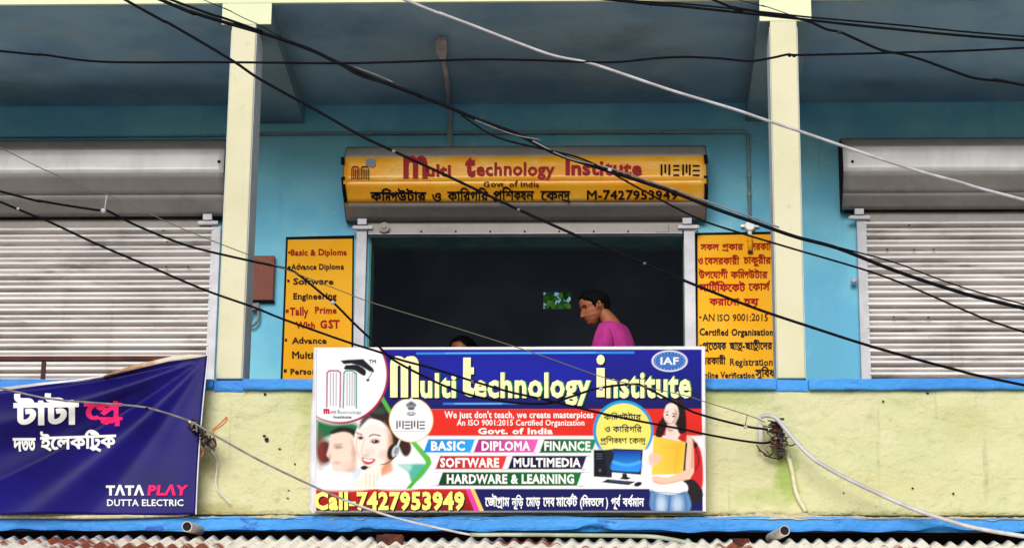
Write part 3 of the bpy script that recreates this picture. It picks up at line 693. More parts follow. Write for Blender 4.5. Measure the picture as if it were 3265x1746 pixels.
# ------------------------------------------------------------------ printed artwork (a fine grid of printed colour on the flex sheet)
class Canvas:
    def __init__(s, x0, x1, y0, y1, step, base):
        s.xs = np.arange(x0, x1+.01, (x1-x0)/round((x1-x0)/step)); s.ys = np.arange(y0, y1+.01, (y1-y0)/round((y1-y0)/step))
        s.gx, s.gy = np.meshgrid(s.xs, s.ys); s.c = np.zeros(s.gx.shape+(3,)); s.c[:] = lin(base)
    def blend(s, m, colr):
        c = np.array(lin(colr)) if not callable(colr) else colr(s.gx, s.gy); s.c = s.c*(1-m[..., None])+c*m[..., None]
    def poly(s, P, colr, soft=1.2, k=1.0):
        P = np.array(P, float); n = len(P); d = np.full(s.gx.shape, 1e9); ins = np.zeros(s.gx.shape, bool)
        bx = (s.gx > P[:, 0].min()-3*soft) & (s.gx < P[:, 0].max()+3*soft) & (s.gy > P[:, 1].min()-3*soft) & (s.gy < P[:, 1].max()+3*soft)
        gx, gy = s.gx[bx], s.gy[bx]; dd = np.full(gx.shape, 1e9); ii = np.zeros(gx.shape, bool)
        for i in range(n):
            a, b = P[i], P[(i+1) % n]; e = b-a; wx, wy = gx-a[0], gy-a[1]
            t = np.clip((wx*e[0]+wy*e[1])/max(e@e, 1e-9), 0, 1); dd = np.minimum(dd, np.hypot(wx-e[0]*t, wy-e[1]*t))
            cond = ((a[1] > gy) != (b[1] > gy)); 
            if a[1] != b[1]: ii ^= cond & (gx < (b[0]-a[0])*(gy-a[1])/(b[1]-a[1])+a[0])
        sd = np.where(ii, -dd, dd); m = np.zeros(s.gx.shape); m[bx] = np.clip(.5-sd/(2*soft), 0, 1)*k; s.blend(m, colr)
    def curve(s, P, colr, soft=1.2, k=1.0, n=6):
        Q = spline([(x, y, 0) for x, y in list(P)+[P[0]]], n)[:-1]; s.poly([(q.x, q.y) for q in Q], colr, soft, k)
    def ell(s, cx, cy, rx, ry, colr, soft=1.2, k=1.0, rot=0):
        X_, Y_ = s.gx-cx, s.gy-cy; c, q = math.cos(rot), math.sin(rot); u, v = X_*c+Y_*q, -X_*q+Y_*c
        r = np.sqrt((u/rx)**2+(v/ry)**2); s.blend(np.clip(.5-(r-1)*min(rx, ry)/(2*soft), 0, 1)*k, colr)
    def line(s, P, w, colr, soft=1.0, k=1.0):
        P = [(q.x, q.y) for q in spline([(x, y, 0) for x, y in P], 5)] if len(P) > 2 else P; d = np.full(s.gx.shape, 1e9)
        for (ax, ay), (bx, by) in zip(P, P[1:]):
            ex, ey = bx-ax, by-ay; t = np.clip(((s.gx-ax)*ex+(s.gy-ay)*ey)/max(ex*ex+ey*ey, 1e-9), 0, 1)
            d = np.minimum(d, np.hypot(s.gx-ax-ex*t, s.gy-ay-ey*t))
        s.blend(np.clip(.5-(d-w/2)/(2*soft), 0, 1)*k, colr)
    def build(s, name, surf, h, material, parent):
        ny, nx = s.gx.shape; v = [surf(x, y, h) for y in s.ys for x in s.xs]
        i = np.arange(nx-1)[None, :]+np.arange(ny-1)[:, None]*nx
        f = np.stack([i+nx, i+nx+1, i+1, i], -1).reshape(-1, 4).tolist()
        me = bpy.data.meshes.new(name); me.from_pydata([tuple(p) for p in v], [], f); me.update()
        at_ = me.color_attributes.new('Col', 'FLOAT_COLOR', 'POINT')
        at_.data.foreach_set('color', np.concatenate([np.clip(s.c, 0, 1), np.ones(s.c.shape[:2]+(1,))], -1).ravel().astype(np.float32))
        return finish(name, me, material, parent)
def grad(axis, a, b, c0, c1):
    c0, c1 = np.array(lin(c0)), np.array(lin(c1))
    def f(gx, gy):
        t = np.clip(((gx if axis == 'x' else gy)-a)/(b-a), 0, 1)[..., None]; return c0*(1-t)+c1*t
    return f
BY = -.17; bs = plane_surf(BY)
board = empty('signboard', at(1620, 1628, BY), 'large printed flex signboard in blue, red and white hung on the pale green parapet', 'sign')
C = Canvas(1002, 2247, 1108, 1628, 1.9, '#ebebee')
# head band
C.poly([(1150, 1113), (2237, 1113), (2238, 1304), (1150, 1304)], grad('y', 1120, 1300, '#161a92', '#12145c'))
C.poly([(1400, 1140), (1900, 1140), (1900, 1250), (1400, 1250)], '#161fa6', 40, .7)
C.line([(1330, 1126), (2020, 1123)], 5, '#2f9cf0', 2.5); C.line([(1420, 1125), (1900, 1123)], 2, '#62c8ff', 1.5)
C.line([(1415, 1286), (1650, 1285)], 5, '#2f86e8', 2.5); C.line([(1450, 1286), (1600, 1286)], 2, '#8ad0ff', 1.5)
C.poly([(1300, 1304), (2238, 1302), (2239, 1388), (1300, 1388)], '#e02a20')
C.poly([(2085, 1388), (2239, 1388), (2240, 1560), (2085, 1560)], '#ececef')
# foot band
C.poly([(1002, 1557), (1500, 1557), (1540, 1628), (1002, 1628)], grad('y', 1557, 1628, '#c4201c', '#7c1210'))
C.poly([(1484, 1557), (1500, 1557), (1532, 1628), (1512, 1628)], '#e33aa0'); C.poly([(1500, 1557), (1514, 1557), (1544, 1628), (1530, 1628)], '#f6c860')
C.poly([(1512, 1557), (2240, 1557), (2241, 1628), (1543, 1628)], '#101358')
# left photograph: two call centre faces
C.poly([(1009, 1340), (1090, 1345), (1160, 1345), (1180, 1400), (1130, 1430), (1009, 1480)], '#dfe6e2', 8)
C.curve([(1009, 1336), (1060, 1350), (1130, 1348), (1145, 1375), (1090, 1380), (1030, 1400), (1009, 1430)], '#1f6a40', 8)
C.ell(1035, 1440, 26, 40, '#5a2c22', 6); C.ell(1022, 1440, 10, 50, '#8c2a26', 7, .7)
C.curve([(1050, 1376), (1085, 1360), (1130, 1368), (1140, 1395), (1125, 1402), (1100, 1388), (1062, 1388)], '#1c1e1c', 3)
C.curve([(1055, 1384), (1100, 1376), (1130, 1396), (1140, 1460), (1130, 1500), (1095, 1508), (1062, 1492), (1052, 1460), (1042, 1450), (1048, 1425)], '#eed3c4', 3)
C.ell(1078, 1424, 13, 6, '#8c6c60', 3.5, .75); C.curve([(1052, 1440), (1044, 1452), (1052, 1462), (1060, 1455)], '#d6ac9c', 3, .7); C.curve([(1118, 1400), (1134, 1420), (1134, 1470), (1120, 1490), (1122, 1440)], '#c69c88', 6, .6); C.ell(1128, 1440, 8, 14, '#d8a894', 3, .8); C.line([(1066, 1416), (1090, 1414)], 4, '#8a6a5c', 2.5, .6)
C.ell(1074, 1474, 10, 5, '#d89a94', 4, .8); C.curve([(1062, 1494), (1090, 1500), (1128, 1484), (1134, 1500), (1110, 1508), (1075, 1508)], '#c89c84', 5, .7); C.ell(1112, 1484, 20, 12, '#e3bfae', 8, .6)
C.curve([(1009, 1500), (1060, 1500), (1130, 1510), (1170, 1556), (1009, 1556)], '#eff1f6', 6); C.curve([(1120, 1500), (1150, 1490), (1150, 1530), (1125, 1545)], '#bcd0e0', 7, .6)
# woman with headset
C.curve([(1195, 1300), (1225, 1292), (1248, 1320), (1268, 1390), (1300, 1400), (1310, 1430), (1290, 1452), (1255, 1400), (1200, 1345), (1180, 1330)], '#3c2a26', 4)
C.curve([(1150, 1346), (1190, 1296), (1232, 1290), (1262, 1330), (1250, 1350), (1190, 1335)], '#4d7a70', 6, .8)
C.ell(1295, 1428, 15, 24, '#3a1c1c', 3)
C.curve([(1150, 1350), (1195, 1325), (1240, 1350), (1256, 1400), (1250, 1460), (1225, 1500), (1190, 1505), (1158, 1488), (1142, 1450), (1128, 1410), (1134, 1375)], '#f4e2da', 2.5)
C.curve([(1150, 1345), (1190, 1322), (1236, 1345), (1240, 1365), (1180, 1350), (1140, 1372)], '#fbf3ee', 5)
C.curve([(1240, 1380), (1258, 1400), (1252, 1460), (1226, 1500), (1214, 1505), (1238, 1450)], '#d9a78c', 5, .8)
C.curve([(1214, 1490), (1245, 1470), (1250, 1505), (1218, 1525)], '#e08a58', 5, .8)
C.curve([(1178, 1304), (1200, 1288), (1245, 1292), (1285, 1370), (1300, 1402), (1276, 1425), (1262, 1446), (1250, 1428), (1248, 1388), (1236, 1362), (1214, 1342), (1186, 1330)], '#2c1a18', 3); C.curve([(1150, 1340), (1166, 1312), (1190, 1290), (1236, 1290), (1250, 1330), (1240, 1352), (1212, 1338), (1180, 1334), (1160, 1350), (1144, 1366)], '#33211f', 3.5, .92); C.curve([(1180, 1312), (1204, 1298), (1232, 1302), (1222, 1318), (1196, 1318)], '#2f5048', 5, .7)
C.line([(1178, 1390), (1190, 1384), (1212, 1388)], 3.5, '#3c2420', 1.4); C.line([(1137, 1378), (1146, 1382), (1154, 1384)], 3, '#3c2420', 1.4)
C.curve([(1225, 1345), (1252, 1380), (1256, 1430), (1244, 1475), (1228, 1498), (1232, 1440), (1236, 1390)], '#c98f70', 7, .55); C.ell(1176, 1440, 16, 12, '#f0c4b4', 8, .6); C.ell(1222, 1448, 14, 12, '#eab49c', 8, .6); C.ell(1196, 1406, 15, 8, '#b88c84', 3); C.ell(1197, 1406, 11, 5.5, '#2c1a18', 1.6); C.ell(1193, 1404, 2, 2, '#f0f0f0', 1)
C.ell(1150, 1394, 10, 6, '#b89a96', 3); C.ell(1150, 1395, 7, 4.5, '#2a2224', 1.6)
C.line([(1162, 1400), (1152, 1440), (1160, 1450), (1172, 1446)], 2.5, '#cfa292', 2.2, .8)
C.curve([(1153, 1455), (1172, 1460), (1196, 1462), (1190, 1474), (1172, 1480), (1158, 1472)], '#c8404c', 1.8); C.curve([(1158, 1460), (1175, 1463), (1190, 1465), (1178, 1471), (1162, 1467)], '#fcf6f4', 1.4)
C.line([(1240, 1350), (1256, 1385), (1260, 1420)], 9, '#2e1c1a', 3); C.line([(1142, 1380), (1136, 1420), (1150, 1462), (1172, 1490)], 2.2, '#c79a86', 2.2, .7); C.line([(1158, 1450), (1168, 1454), (1176, 1450)], 2.2, '#b07060', 1.4, .8); C.ell(1250, 1440, 15, 26, '#221c20', 2.2, rot=.25); C.ell(1262, 1438, 12, 20, '#c9ccd0', 2, rot=.3); C.ell(1264, 1436, 7, 13, '#8a8e96', 2, rot=.3)
C.line([(1275, 1402), (1268, 1420)], 6, '#d8d8dc', 2); C.line([(1262, 1452), (1235, 1475), (1200, 1482), (1170, 1490)], 3, '#26242c', 1.4); C.ell(1162, 1490, 12, 7, '#16141c', 1.6)
C.curve([(1150, 1510), (1205, 1470), (1214, 1500), (1208, 1540), (1196, 1556), (1120, 1556)], '#f6e6da', 4)
for x in (1168, 1180, 1194, 1204): C.line([(x, 1510), (x-2, 1550)], 2.0, '#caa08c', 1.6, .8)
C.curve([(1212, 1520), (1270, 1500), (1310, 1530), (1330, 1556), (1208, 1556)], '#f4f5f7', 6)
C.curve([(1270, 1480), (1362, 1480), (1345, 1520), (1312, 1534), (1302, 1505)], '#4fb09c', 4); C.curve([(1268, 1480), (1310, 1480), (1304, 1500)], '#bfe3da', 6, .7)
C.poly([(1207, 1262), (1222, 1262), (1256, 1322), (1248, 1330)], '#58b040', 1.5)
C.poly([(1300, 1398), (1318, 1398), (1372, 1458), (1376, 1474), (1370, 1486), (1310, 1556), (1294, 1556), (1354, 1484), (1358, 1472), (1352, 1462)], grad('y', 1400, 1556, '#5cc040', '#4aa83c'), 1.6)
# logo disc
C.ell(1086, 1193, 153, 157, '#a8183c', 1.6); C.poly([(1002, 1104), (1008, 1104), (1008, 1630), (1002, 1630)], '#eceaf0')
C.ell(1082, 1192, 150, 152, '#ecebf0', 1.4)
C.poly([(1150, 1104), (2247, 1104), (2247, 1112), (1150, 1112)], '#f2f1ee')
C.line([(1009, 1112), (1007, 1628)], 2, '#6c6c80', .8, .7)
# cap
C.poly([(1086, 1149), (1108, 1146), (1158, 1144), (1192, 1176), (1180, 1184), (1150, 1166), (1120, 1158), (1096, 1160)], '#14161f', 1.2)
C.curve([(1102, 1163), (1140, 1163), (1166, 1180), (1160, 1197), (1130, 1180), (1098, 1176)], '#14161f', 1.2)
C.line([(1188, 1178), (1184, 1190), (1174, 1208)], 2.2, '#14161f', 1); C.ell(1188, 1182, 5, 4, '#14161f', 1.2); C.ell(1173, 1211, 5, 4, '#14161f', 1.4)
for P, c_ in (([(1042, 1296), (1043, 1188), (1050, 1181), (1078, 1181), (1086, 1188), (1084, 1297)], '#a83050'), ([(1094, 1298), (1097, 1188), (1103, 1181), (1122, 1181), (1136, 1190), (1136, 1299)], '#2a8c78')):
    for a_, b_ in zip(P, P[1:]): C.line([a_, b_], 4.2, c_, 1.1)
for x in (1054, 1063, 1072, 1107, 1115, 1123, 1130): C.line([(x, 1188), (x-.5, 1292)], 1.8, '#33384a', .9)
# seal disc
C.ell(1311, 1338, 71, 71, '#e8b45c', 1.4); C.ell(1311, 1338, 68.5, 68.5, '#f0eef2', 1.4)
C.ell(1311, 1291, 15, 9, '#5a6068', 2.0, .8); C.ell(1311, 1284, 8, 6, '#444a54', 1.8, .8); C.ell(1300, 1290, 5, 6, '#6c7078', 1.6, .8); C.ell(1322, 1290, 5, 6, '#6c7078', 1.6, .8)
C.poly([(1299, 1298), (1323, 1298), (1319, 1306), (1303, 1306)], '#4c525c', 1.5); C.ell(1311, 1318, 14, 6, '#4c525c', 1.5); C.ell(1311, 1317, 5, 3, '#dfe0e4', 1.2); C.ell(1302, 1318, 3, 2, '#cfd0d4', 1); C.ell(1320, 1318, 3, 2, '#cfd0d4', 1)
C.line([(1288, 1333), (1334, 1333)], 1.2, '#b0b2ba', .8); C.line([(1258, 1374), (1362, 1374)], 1.4, '#9a9ca8', 1)
for x in (1266, 1275, 1285, 1313, 1322, 1332): C.line([(x, 1342), (x, 1364 if x not in (1275, 1322) else 1358)], 4.6, '#20243c', 1)
for x0, x1 in ((1292, 1306), (1339, 1353)):
    for y in (1344, 1354, 1365): C.line([(x0, y), (x1, y)], 4.2, '#20243c', 1)
# pills
def pill(x0, x1, y0, y1, c0, c1):
    s = 14; C.curve([(x0+s, y0), (x0+s+6, y0), (x1-6, y0), (x1, y0+3), (x1-s, y1), (x1-s-6, y1), (x0+6, y1), (x0, y1-3)], grad('x', x0, x1, c0, c1), 1.4, n=3)
pill(1352, 1513, 1399, 1441, '#0a86d8', '#25a4ea'); pill(1512, 1715, 1399, 1441, '#a8207c', '#e85cb8'); pill(1722, 1900, 1399, 1442, '#0c4824', '#159050')
pill(1390, 1615, 1452, 1494, '#b01c34', '#e8342c'); pill(1621, 1869, 1452, 1494, '#120c30', '#241848'); pill(1398, 1853, 1504, 1547, '#0a3c1c', '#157032')
# yellow disc, computer
C.ell(1987, 1372, 96, 97, '#1c96d8', 1.4); C.ell(1988, 1373, 87, 88, '#f6e66a', 1.4); C.ell(1988, 1445, 70, 30, '#faf0b0', 14, .6)
C.poly([(1885, 1432), (2085, 1432), (2085, 1480), (1885, 1480)], '#ebebee', 1.5)
C.poly([(1893, 1433), (1951, 1433), (1951, 1521), (1893, 1518)], '#10131f', 1.2); C.poly([(1925, 1434), (1955, 1430), (1950, 1516), (1938, 1522)], '#1b2233', 1.5)
for y in (1446, 1453, 1461): C.line([(1902, y), (1920, y)], 1.6, '#5a6c88', 1)
C.ell(1913, 1498, 4, 5, '#59606c', 1.4)
C.poly([(1955, 1429), (2050, 1432), (2044, 1512), (1945, 1504)], '#14182a', 1.3)
C.poly([(1959, 1433), (2045, 1436), (2038, 1503), (1950, 1497)], grad('y', 1433, 1505, '#0f2f9c', '#2a9cf0'), 1.3); C.curve([(1953, 1468), (2000, 1482), (2042, 1470), (2038, 1500), (1952, 1496)], '#2a8cec', 4, .8); C.curve([(1955, 1466), (2000, 1477), (2043, 1466), (2040, 1476), (2000, 1486), (1954, 1476)], '#54b4f8', 3, .7)
C.poly([(1984, 1508), (1998, 1508), (2000, 1518), (2012, 1524), (1998, 1528), (1976, 1525), (1984, 1518)], '#151822', 1.2)
C.poly([(1937, 1526), (2026, 1534), (2004, 1545), (1918, 1536)], '#1a2030', 1.3); C.line([(1945, 1531), (2008, 1538)], 3, '#3c4c68', 2); C.ell(2034, 1542, 13, 7, '#141620', 1.4, rot=-.3)
# IAF badge
C.ell(2135, 1150, 57, 34, '#eceff6', 1.4); C.ell(2135, 1150, 52, 30, '#2a5cb0', 1.4); C.ell(2135, 1150, 43, 22, '#3f74c4', 3)
for k in range(26):
    a_ = 2*math.pi*k/26; C.ell(2135+47*math.cos(a_), 1150+25.5*math.sin(a_), 1.6, 1.6, '#b9cbe8', 1, .8)
# right photograph: student with a yellow folder
C.curve([(2108, 1390), (2122, 1396), (2120, 1420), (2106, 1440), (2092, 1420)], '#e6c3b4', 3, .8); C.curve([(2130, 1285), (2148, 1268), (2172, 1275), (2186, 1310), (2188, 1370), (2178, 1384), (2150, 1380), (2132, 1350), (2110, 1392), (2090, 1388), (2098, 1350), (2112, 1330)], '#2b1416', 2)
C.curve([(2125, 1290), (2145, 1272), (2160, 1280), (2140, 1300)], '#4c2c28', 4, .6)
C.curve([(2118, 1310), (2126, 1290), (2144, 1284), (2160, 1296), (2164, 1322), (2152, 1350), (2138, 1357), (2124, 1344), (2116, 1326)], '#f4dcd2', 2)
C.curve([(2150, 1300), (2162, 1310), (2160, 1335), (2148, 1350), (2150, 1325)], '#cf9c88', 3, .7); C.ell(2127, 1321, 4, 2.6, '#2a1614', 1.1); C.ell(2148, 1326, 4.5, 2.8, '#2a1614', 1.1); C.line([(2122, 1313), (2131, 1311)], 2.4, '#3a201c', 1.1); C.line([(2143, 1317), (2156, 1319)], 2.6, '#3a201c', 1.1); C.line([(2137, 1322), (2132, 1334)], 1.4, '#cfa294', 1.2, .8)
C.curve([(2124, 1338), (2136, 1343), (2148, 1340), (2142, 1351), (2130, 1350)], '#c65a5a', 1.3); C.curve([(2127, 1340), (2136, 1344), (2146, 1341), (2140, 1347), (2131, 1346)], '#fdf8f6', 1.1)
C.curve([(2128, 1352), (2152, 1350), (2166, 1378), (2180, 1392), (2178, 1400), (2130, 1400), (2122, 1384)], '#f1d8ce', 2.5)
C.curve([(2126, 1356), (2144, 1368), (2152, 1352), (2150, 1362), (2140, 1376), (2128, 1368)], '#b98470', 2.5, .7); C.curve([(2160, 1290), (2178, 1300), (2186, 1372), (2168, 1382), (2158, 1350), (2166, 1322)], '#221012', 2); C.curve([(2170, 1382), (2196, 1386), (2236, 1440), (2238, 1560), (2190, 1545)], '#cc2022', 3); C.curve([(2160, 1398), (2170, 1384), (2190, 1382), (2180, 1405)], '#c81e22', 2)
C.ell(2217, 1418, 7, 9, '#1a1416', 2); C.line([(2218, 1425), (2228, 1470), (2210, 1510)], 3, '#30101a', 2)
C.curve([(2190, 1386), (2206, 1394), (2212, 1450), (2210, 1500), (2190, 1535), (2186, 1460)], '#f0c9b4', 2)
C.curve([(2178, 1530), (2212, 1528), (2240, 1565), (2236, 1590), (2205, 1602), (2188, 1585)], '#201a1e', 2)
C.curve([(2074, 1520), (2180, 1535), (2182, 1572), (2080, 1570)], '#f2f2f4', 2)
C.curve([(2074, 1558), (2100, 1570), (2150, 1576), (2190, 1566), (2196, 1628), (2082, 1628)], '#5c86b8', 2.5)
C.ell(2108, 1606, 15, 26, '#c4d4e6', 8, .8); C.ell(2160, 1606, 16, 26, '#bccee2', 8, .8); C.line([(2090, 1580), (2086, 1626)], 4, '#3c5c8c', 4, .6); C.line([(2186, 1580), (2190, 1626)], 4, '#34548a', 4, .6)
C.line([(2136, 1578), (2132, 1628)], 3, '#2c4c7c', 2, .8); C.line([(2078, 1566), (2190, 1574)], 4, '#385c8c', 2, .7)
C.poly([(2084, 1390), (2186, 1408), (2180, 1500), (2176, 1505), (2160, 1510), (2078, 1512)], '#f3c13c', 1.4); C.poly([(2084, 1390), (2174, 1408), (2166, 1508), (2078, 1512)], grad('x', 2078, 2180, '#f8cc4c', '#f0b838'), 1.4)
C.poly([(2186, 1409), (2192, 1411), (2184, 1498), (2178, 1502)], '#20304a', 1.2)
C.curve([(2068, 1454), (2080, 1442), (2106, 1452), (2104, 1466), (2082, 1484), (2070, 1476)], '#efc6b2', 2)
C.curve([(2206, 1400), (2212, 1450), (2210, 1500), (2200, 1520), (2204, 1450)], '#cf9a80', 3, .7); C.line([(2110, 1420), (2150, 1428)], 3, '#e0a82c', 6, .5); C.line([(2160, 1420), (2152, 1500)], 5, '#d99c28', 4, .5)
for y in (1454, 1461, 1468): C.line([(2080, y), (2104, y+1)], 1.3, '#c89884', 1, .8)
C.curve([(2075, 1522), (2092, 1516), (2130, 1520), (2180, 1500), (2210, 1490), (2208, 1512), (2170, 1532), (2120, 1542), (2090, 1540)], '#edc0a6', 2); C.line([(2082, 1534), (2120, 1541), (2180, 1528)], 4, '#d08c6a', 3, .7)
C.build('printed_sheet', bs, .004, M['sign_print'], board)
# body of the board: frame box behind the sheet, edge strip curling away on the left
P = [at(x, y, BY) for x, y in ((1001, 1107), (2248, 1103), (2251, 1629), (1000, 1630))]; Q = [p+Vector((0, .035, 0)) for p in P]
MB().add(P+Q, [(0, 1, 2, 3), (4, 7, 6, 5), (0, 4, 5, 1), (1, 5, 6, 2), (2, 6, 7, 3), (3, 7, 4, 0)]).build('backing_frame', M['flex_white'], board)
v = []; n = 14
for i in range(n+1):
    t = i/n; py = 1110+(1632-1110)*t; wob = 4*math.sin(t*9)+random.uniform(-1, 1)
    xo = 1004-(4+14*min(1, t*1.4))+wob*.4
    v += [at(1006, py, BY-.002), at((1006+xo)/2, py+2, BY-.012), at(xo, py+4 if i < n else py-14, BY+.01)]
f = [(i*3+k, i*3+k+1, (i+1)*3+k+1, (i+1)*3+k) for i in range(n) for k in range(2)]
mesh('loose_edge', v, f, M['flex_white'], board, smooth=True)
# rods tying the frame to the parapet
for px in (1180, 1560, 1980):
    MB().tube([at(px, 1150, BY+.03), Vector((at(px, 1150, BY).x, .02, zpar-.12))], .006, 6).build('tie_rod', M['rust'], board)
# lettering on the board
hd = [('ulti', 1343, 1451, 1188, 1264, dict(bold=.035, ref=.72)), ('echnology', 1514, 1879, 1186, 1264, dict(bold=.035, ref=.72)), ('nstitute', 1936, 2200, 1188, 1264, dict(bold=.035, ref=.66))]
def bigm(x0, x1, y0, y1):
    w = (x1-x0); q = w*.26; g = w*.11
    def bar(a, b, top): return [(a, y1), (a, top)]
    L_ = []
    xs = [x0, x0+q, x0+q+g, x0+2*q+g, x0+2*q+2*g, x1]
    top = []
    n = 8
    P = [(xs[0], y1)]
    for k in range(n+1):
        a = math.pi-math.pi*k/n*.5; P.append((xs[0]+w*.24+w*.24*math.cos(a), y0+26-26*math.sin(a)))
    P += [(x0+w*.40, y0+2), (x0+w*.5, y0+9), (x0+w*.60, y0+2)]
    for k in range(n+1):
        a = math.pi/2-math.pi*k/n*.5; P.append((x1-w*.24+w*.24*math.cos(a), y0+26-26*math.sin(a)))
    P += [(x1, y1), (xs[4], y1), (xs[4], y0+34), (xs[4]-g/2, y0+28), (xs[3], y0+34), (xs[3], y1), (xs[2], y1), (xs[2], y0+34), (xs[2]-g/2, y0+28), (xs[1], y0+34), (xs[1], y1)]
    return P
def tri_poly(polys, surf, h, material, parent, name, dx=0, dy=0):
    for P in polys: tri_poly1([P], surf, h, material, parent, name, dx, dy)
def tri_poly1(polys, surf, h, material, parent, name, dx=0, dy=0):
    vs_ = []; fs = []
    for P in polys:
        lp = P if area(P) > 0 else P[::-1]
        V, _e, T, *_r = delaunay_2d_cdt([Vector(p) for p in lp], [], [list(range(len(lp)))], 1, 1e-4)
        n = len(vs_); vs_ += [surf(q.x+dx, q.y+dy, h) for q in V]; fs += [tuple(i+n for i in t) for t in T]
    o = mesh(name, vs_, fs, material, parent)
    bm = bmesh.new(); bm.from_mesh(o.data); bad = [f for f in bm.faces if f.normal.y > 0]
    if bad: bmesh.ops.reverse_faces(bm, faces=bad)
    bm.to_mesh(o.data); bm.free(); return o
caps = [bigm(1244, 1335, 1134, 1266),
        [(1477, 1139), (1501, 1139), (1501, 1170), (1511, 1170), (1511, 1192), (1501, 1192), (1501, 1234), (1511, 1238), (1511, 1264), (1496, 1264), (1482, 1258), (1476, 1244)],
        [(1902, 1172), (1928, 1172), (1928, 1265), (1902, 1265)],
        [(1915+13*math.cos(2*math.pi*k/18), 1146+16*math.sin(2*math.pi*k/18)) for k in range(18)]]
def withd(jobs, **a):
    r = []
    for j in jobs:
        o = dict(j[5]); o.update(a); r.append(j[:5]+(o,))
    return r
lettering(withd(hd, shift=(7, 4), h=.006), bs, M['shadow_print'], board); lettering(withd(hd, shift=(4.5, -1), h=.0075), bs, M['green_print'], board); lettering(withd(hd, h=.009), bs, M['cream_print'], board)
tri_poly(caps, bs, .006, M['shadow_print'], board, 'lettering', 5, 5); tri_poly(caps, bs, .009, M['cream_print'], board, 'lettering')
B = dict(bold=.045, h=.007)
lettering([("We just don't teach, we create masterpices", 1418, 1891, 1311, 1331, dict(bold=.03, h=.007)),
           ('An ISO 9001:2015 Certified Organization', 1457, 1863, 1337, 1355, dict(bold=.02, h=.007)),
           ('Govt. of India', 1526, 1761, 1364, 1382, dict(bold=.04, h=.007)),
           ('BASIC', 1376, 1481, 1407, 1434, B), ('DIPLOMA', 1537, 1689, 1407, 1434, B), ('FINANCE', 1737, 1881, 1407, 1434, B),
           ('SOFTWARE', 1405, 1590, 1460, 1487, B), ('MULTIMEDIA', 1639, 1850, 1460, 1486, B), ('HARDWARE & LEARNING', 1426, 1829, 1512, 1539, B),
           ('IAF', 2107, 2163, 1139, 1161, dict(bold=.03, h=.007)),
           ('েজৗগ~াম', 1547, 1624, 1586, 1612, dict(bold=.03, h=.007)), ('নূিড়', 1632, 1668, 1588, 1612, dict(bold=.03, h=.007)), ('েমাড়', 1678, 1722, 1586, 1612, dict(bold=.03, h=.007)),
           ('েদব', 1732, 1768, 1586, 1612, dict(bold=.03, h=.007)), ('মােক^ট', 1774, 1840, 1586, 1612, dict(bold=.03, h=.007)), ('(ি{দব}তেল )', 1850, 1938, 1588, 1612, dict(bold=.03, h=.007)),
           ('পূব^', 1949, 1978, 1588, 1612, dict(bold=.03, h=.007)), ('বধ^মান', 1986, 2053, 1588, 1612, dict(bold=.03, h=.007))], bs, M['white_print'], board)
call = [('Call-7427953949', 1005, 1478, 1570, 1621, dict(bold=.05))]
lettering(withd(call, shift=(4, 3), h=.006), bs, M['shadow_print'], board); lettering(withd(call, h=.009), bs, M['yellow_print'], board)
lettering([('কি{মপ}উটার', 1925, 2044, 1321, 1337, dict(bold=.008, h=.007)), ('ও কািরগির', 1928, 2046, 1359, 1376, dict(bold=.008, h=.007)), ('প~িশ{কষ}ণ েক{নদ}~', 1914, 2058, 1396, 1412, dict(bold=.008, h=.007))], bs, M['navy_print'], board)
lettering([('TM', 1176, 1198, 1146, 1157, dict(bold=.01, h=.007)), ('Institute', 1064, 1120, 1324, 1332, dict(bold=.02, h=.007))], bs, M['navy_print'], board)
lettering([('m', 1033, 1049, 1303, 1316, dict(bold=.06, ref=.47, h=.007)), ('ulti', 1053, 1071, 1307, 1316, dict(bold=.01, h=.007))], bs, M['crimson_print'], board)
lettering([('t', 1077, 1082, 1303, 1316, dict(bold=.05, h=.007)), ('echnology', 1085, 1152, 1309, 1317, dict(bold=.0, h=.007))], bs, M['teal_print'], board)

# ------------------------------------------------------------------ blue cloth banner at left
NY = -.16
def fold(px, py):
    # creases fan out from the tied top right corner
    dx, dy = (660-px), (py-1135); a = math.atan2(dy, max(dx, 1)); r = math.hypot(dx, dy)
    amp = .046*min(1, r/300)*math.exp(-max(0, a-.62)*3.2)
    s = math.sin(a*15+1.3+.003*r)*.6+math.sin(a*9+.5)*.5+.25*math.sin(a*31+2+r*.003)*max(0, 1-a)
    s -= .9*(1-abs(math.sin(a*8.3+.9+.0012*r)))**3*max(0, 1.15-a)
    soft = .012*math.sin(px*.011+py*.004)
    return amp*s+soft
def ban_surf(px, py, h): return at(px, py, NY-fold(px, py)-h)
def ban_top(px): 
    T = [(-900, 1180), (-400, 1262), (0, 1245), (140, 1226), (250, 1214), (330, 1200), (420, 1176), (520, 1152), (600, 1141), (662, 1133)]
    for (a, b), (c, d) in zip(T, T[1:]):
        if px <= c: return b+(d-b)*max(0, (px-a))/(c-a)
    return 1133
ban = empty('banner', at(100, 1636, NY), 'creased dark blue vinyl banner with white and pink lettering tied along the parapet', 'banner')
nx, ny = 150, 60; v = []
for i in range(nx+1):
    t = i/nx
    for j in range(ny+1):
        s = j/ny; xr = 662-s*38-(6*math.sin(s*3)); px = -820+(xr+820)*t; yt = ban_top(px); yb = 1638-3*math.sin(px*.01)
        v.append(ban_surf(px, yt+(yb-yt)*s, 0))
f = [(i*(ny+1)+j, i*(ny+1)+j+1, (i+1)*(ny+1)+j+1, (i+1)*(ny+1)+j) for i in range(nx) for j in range(ny)]
o = mesh('vinyl_sheet', v, f, M['banner'], ban, smooth=True)
s_ = o.modifiers.new('s', 'SOLIDIFY'); s_.thickness = .002; s_.offset = 0
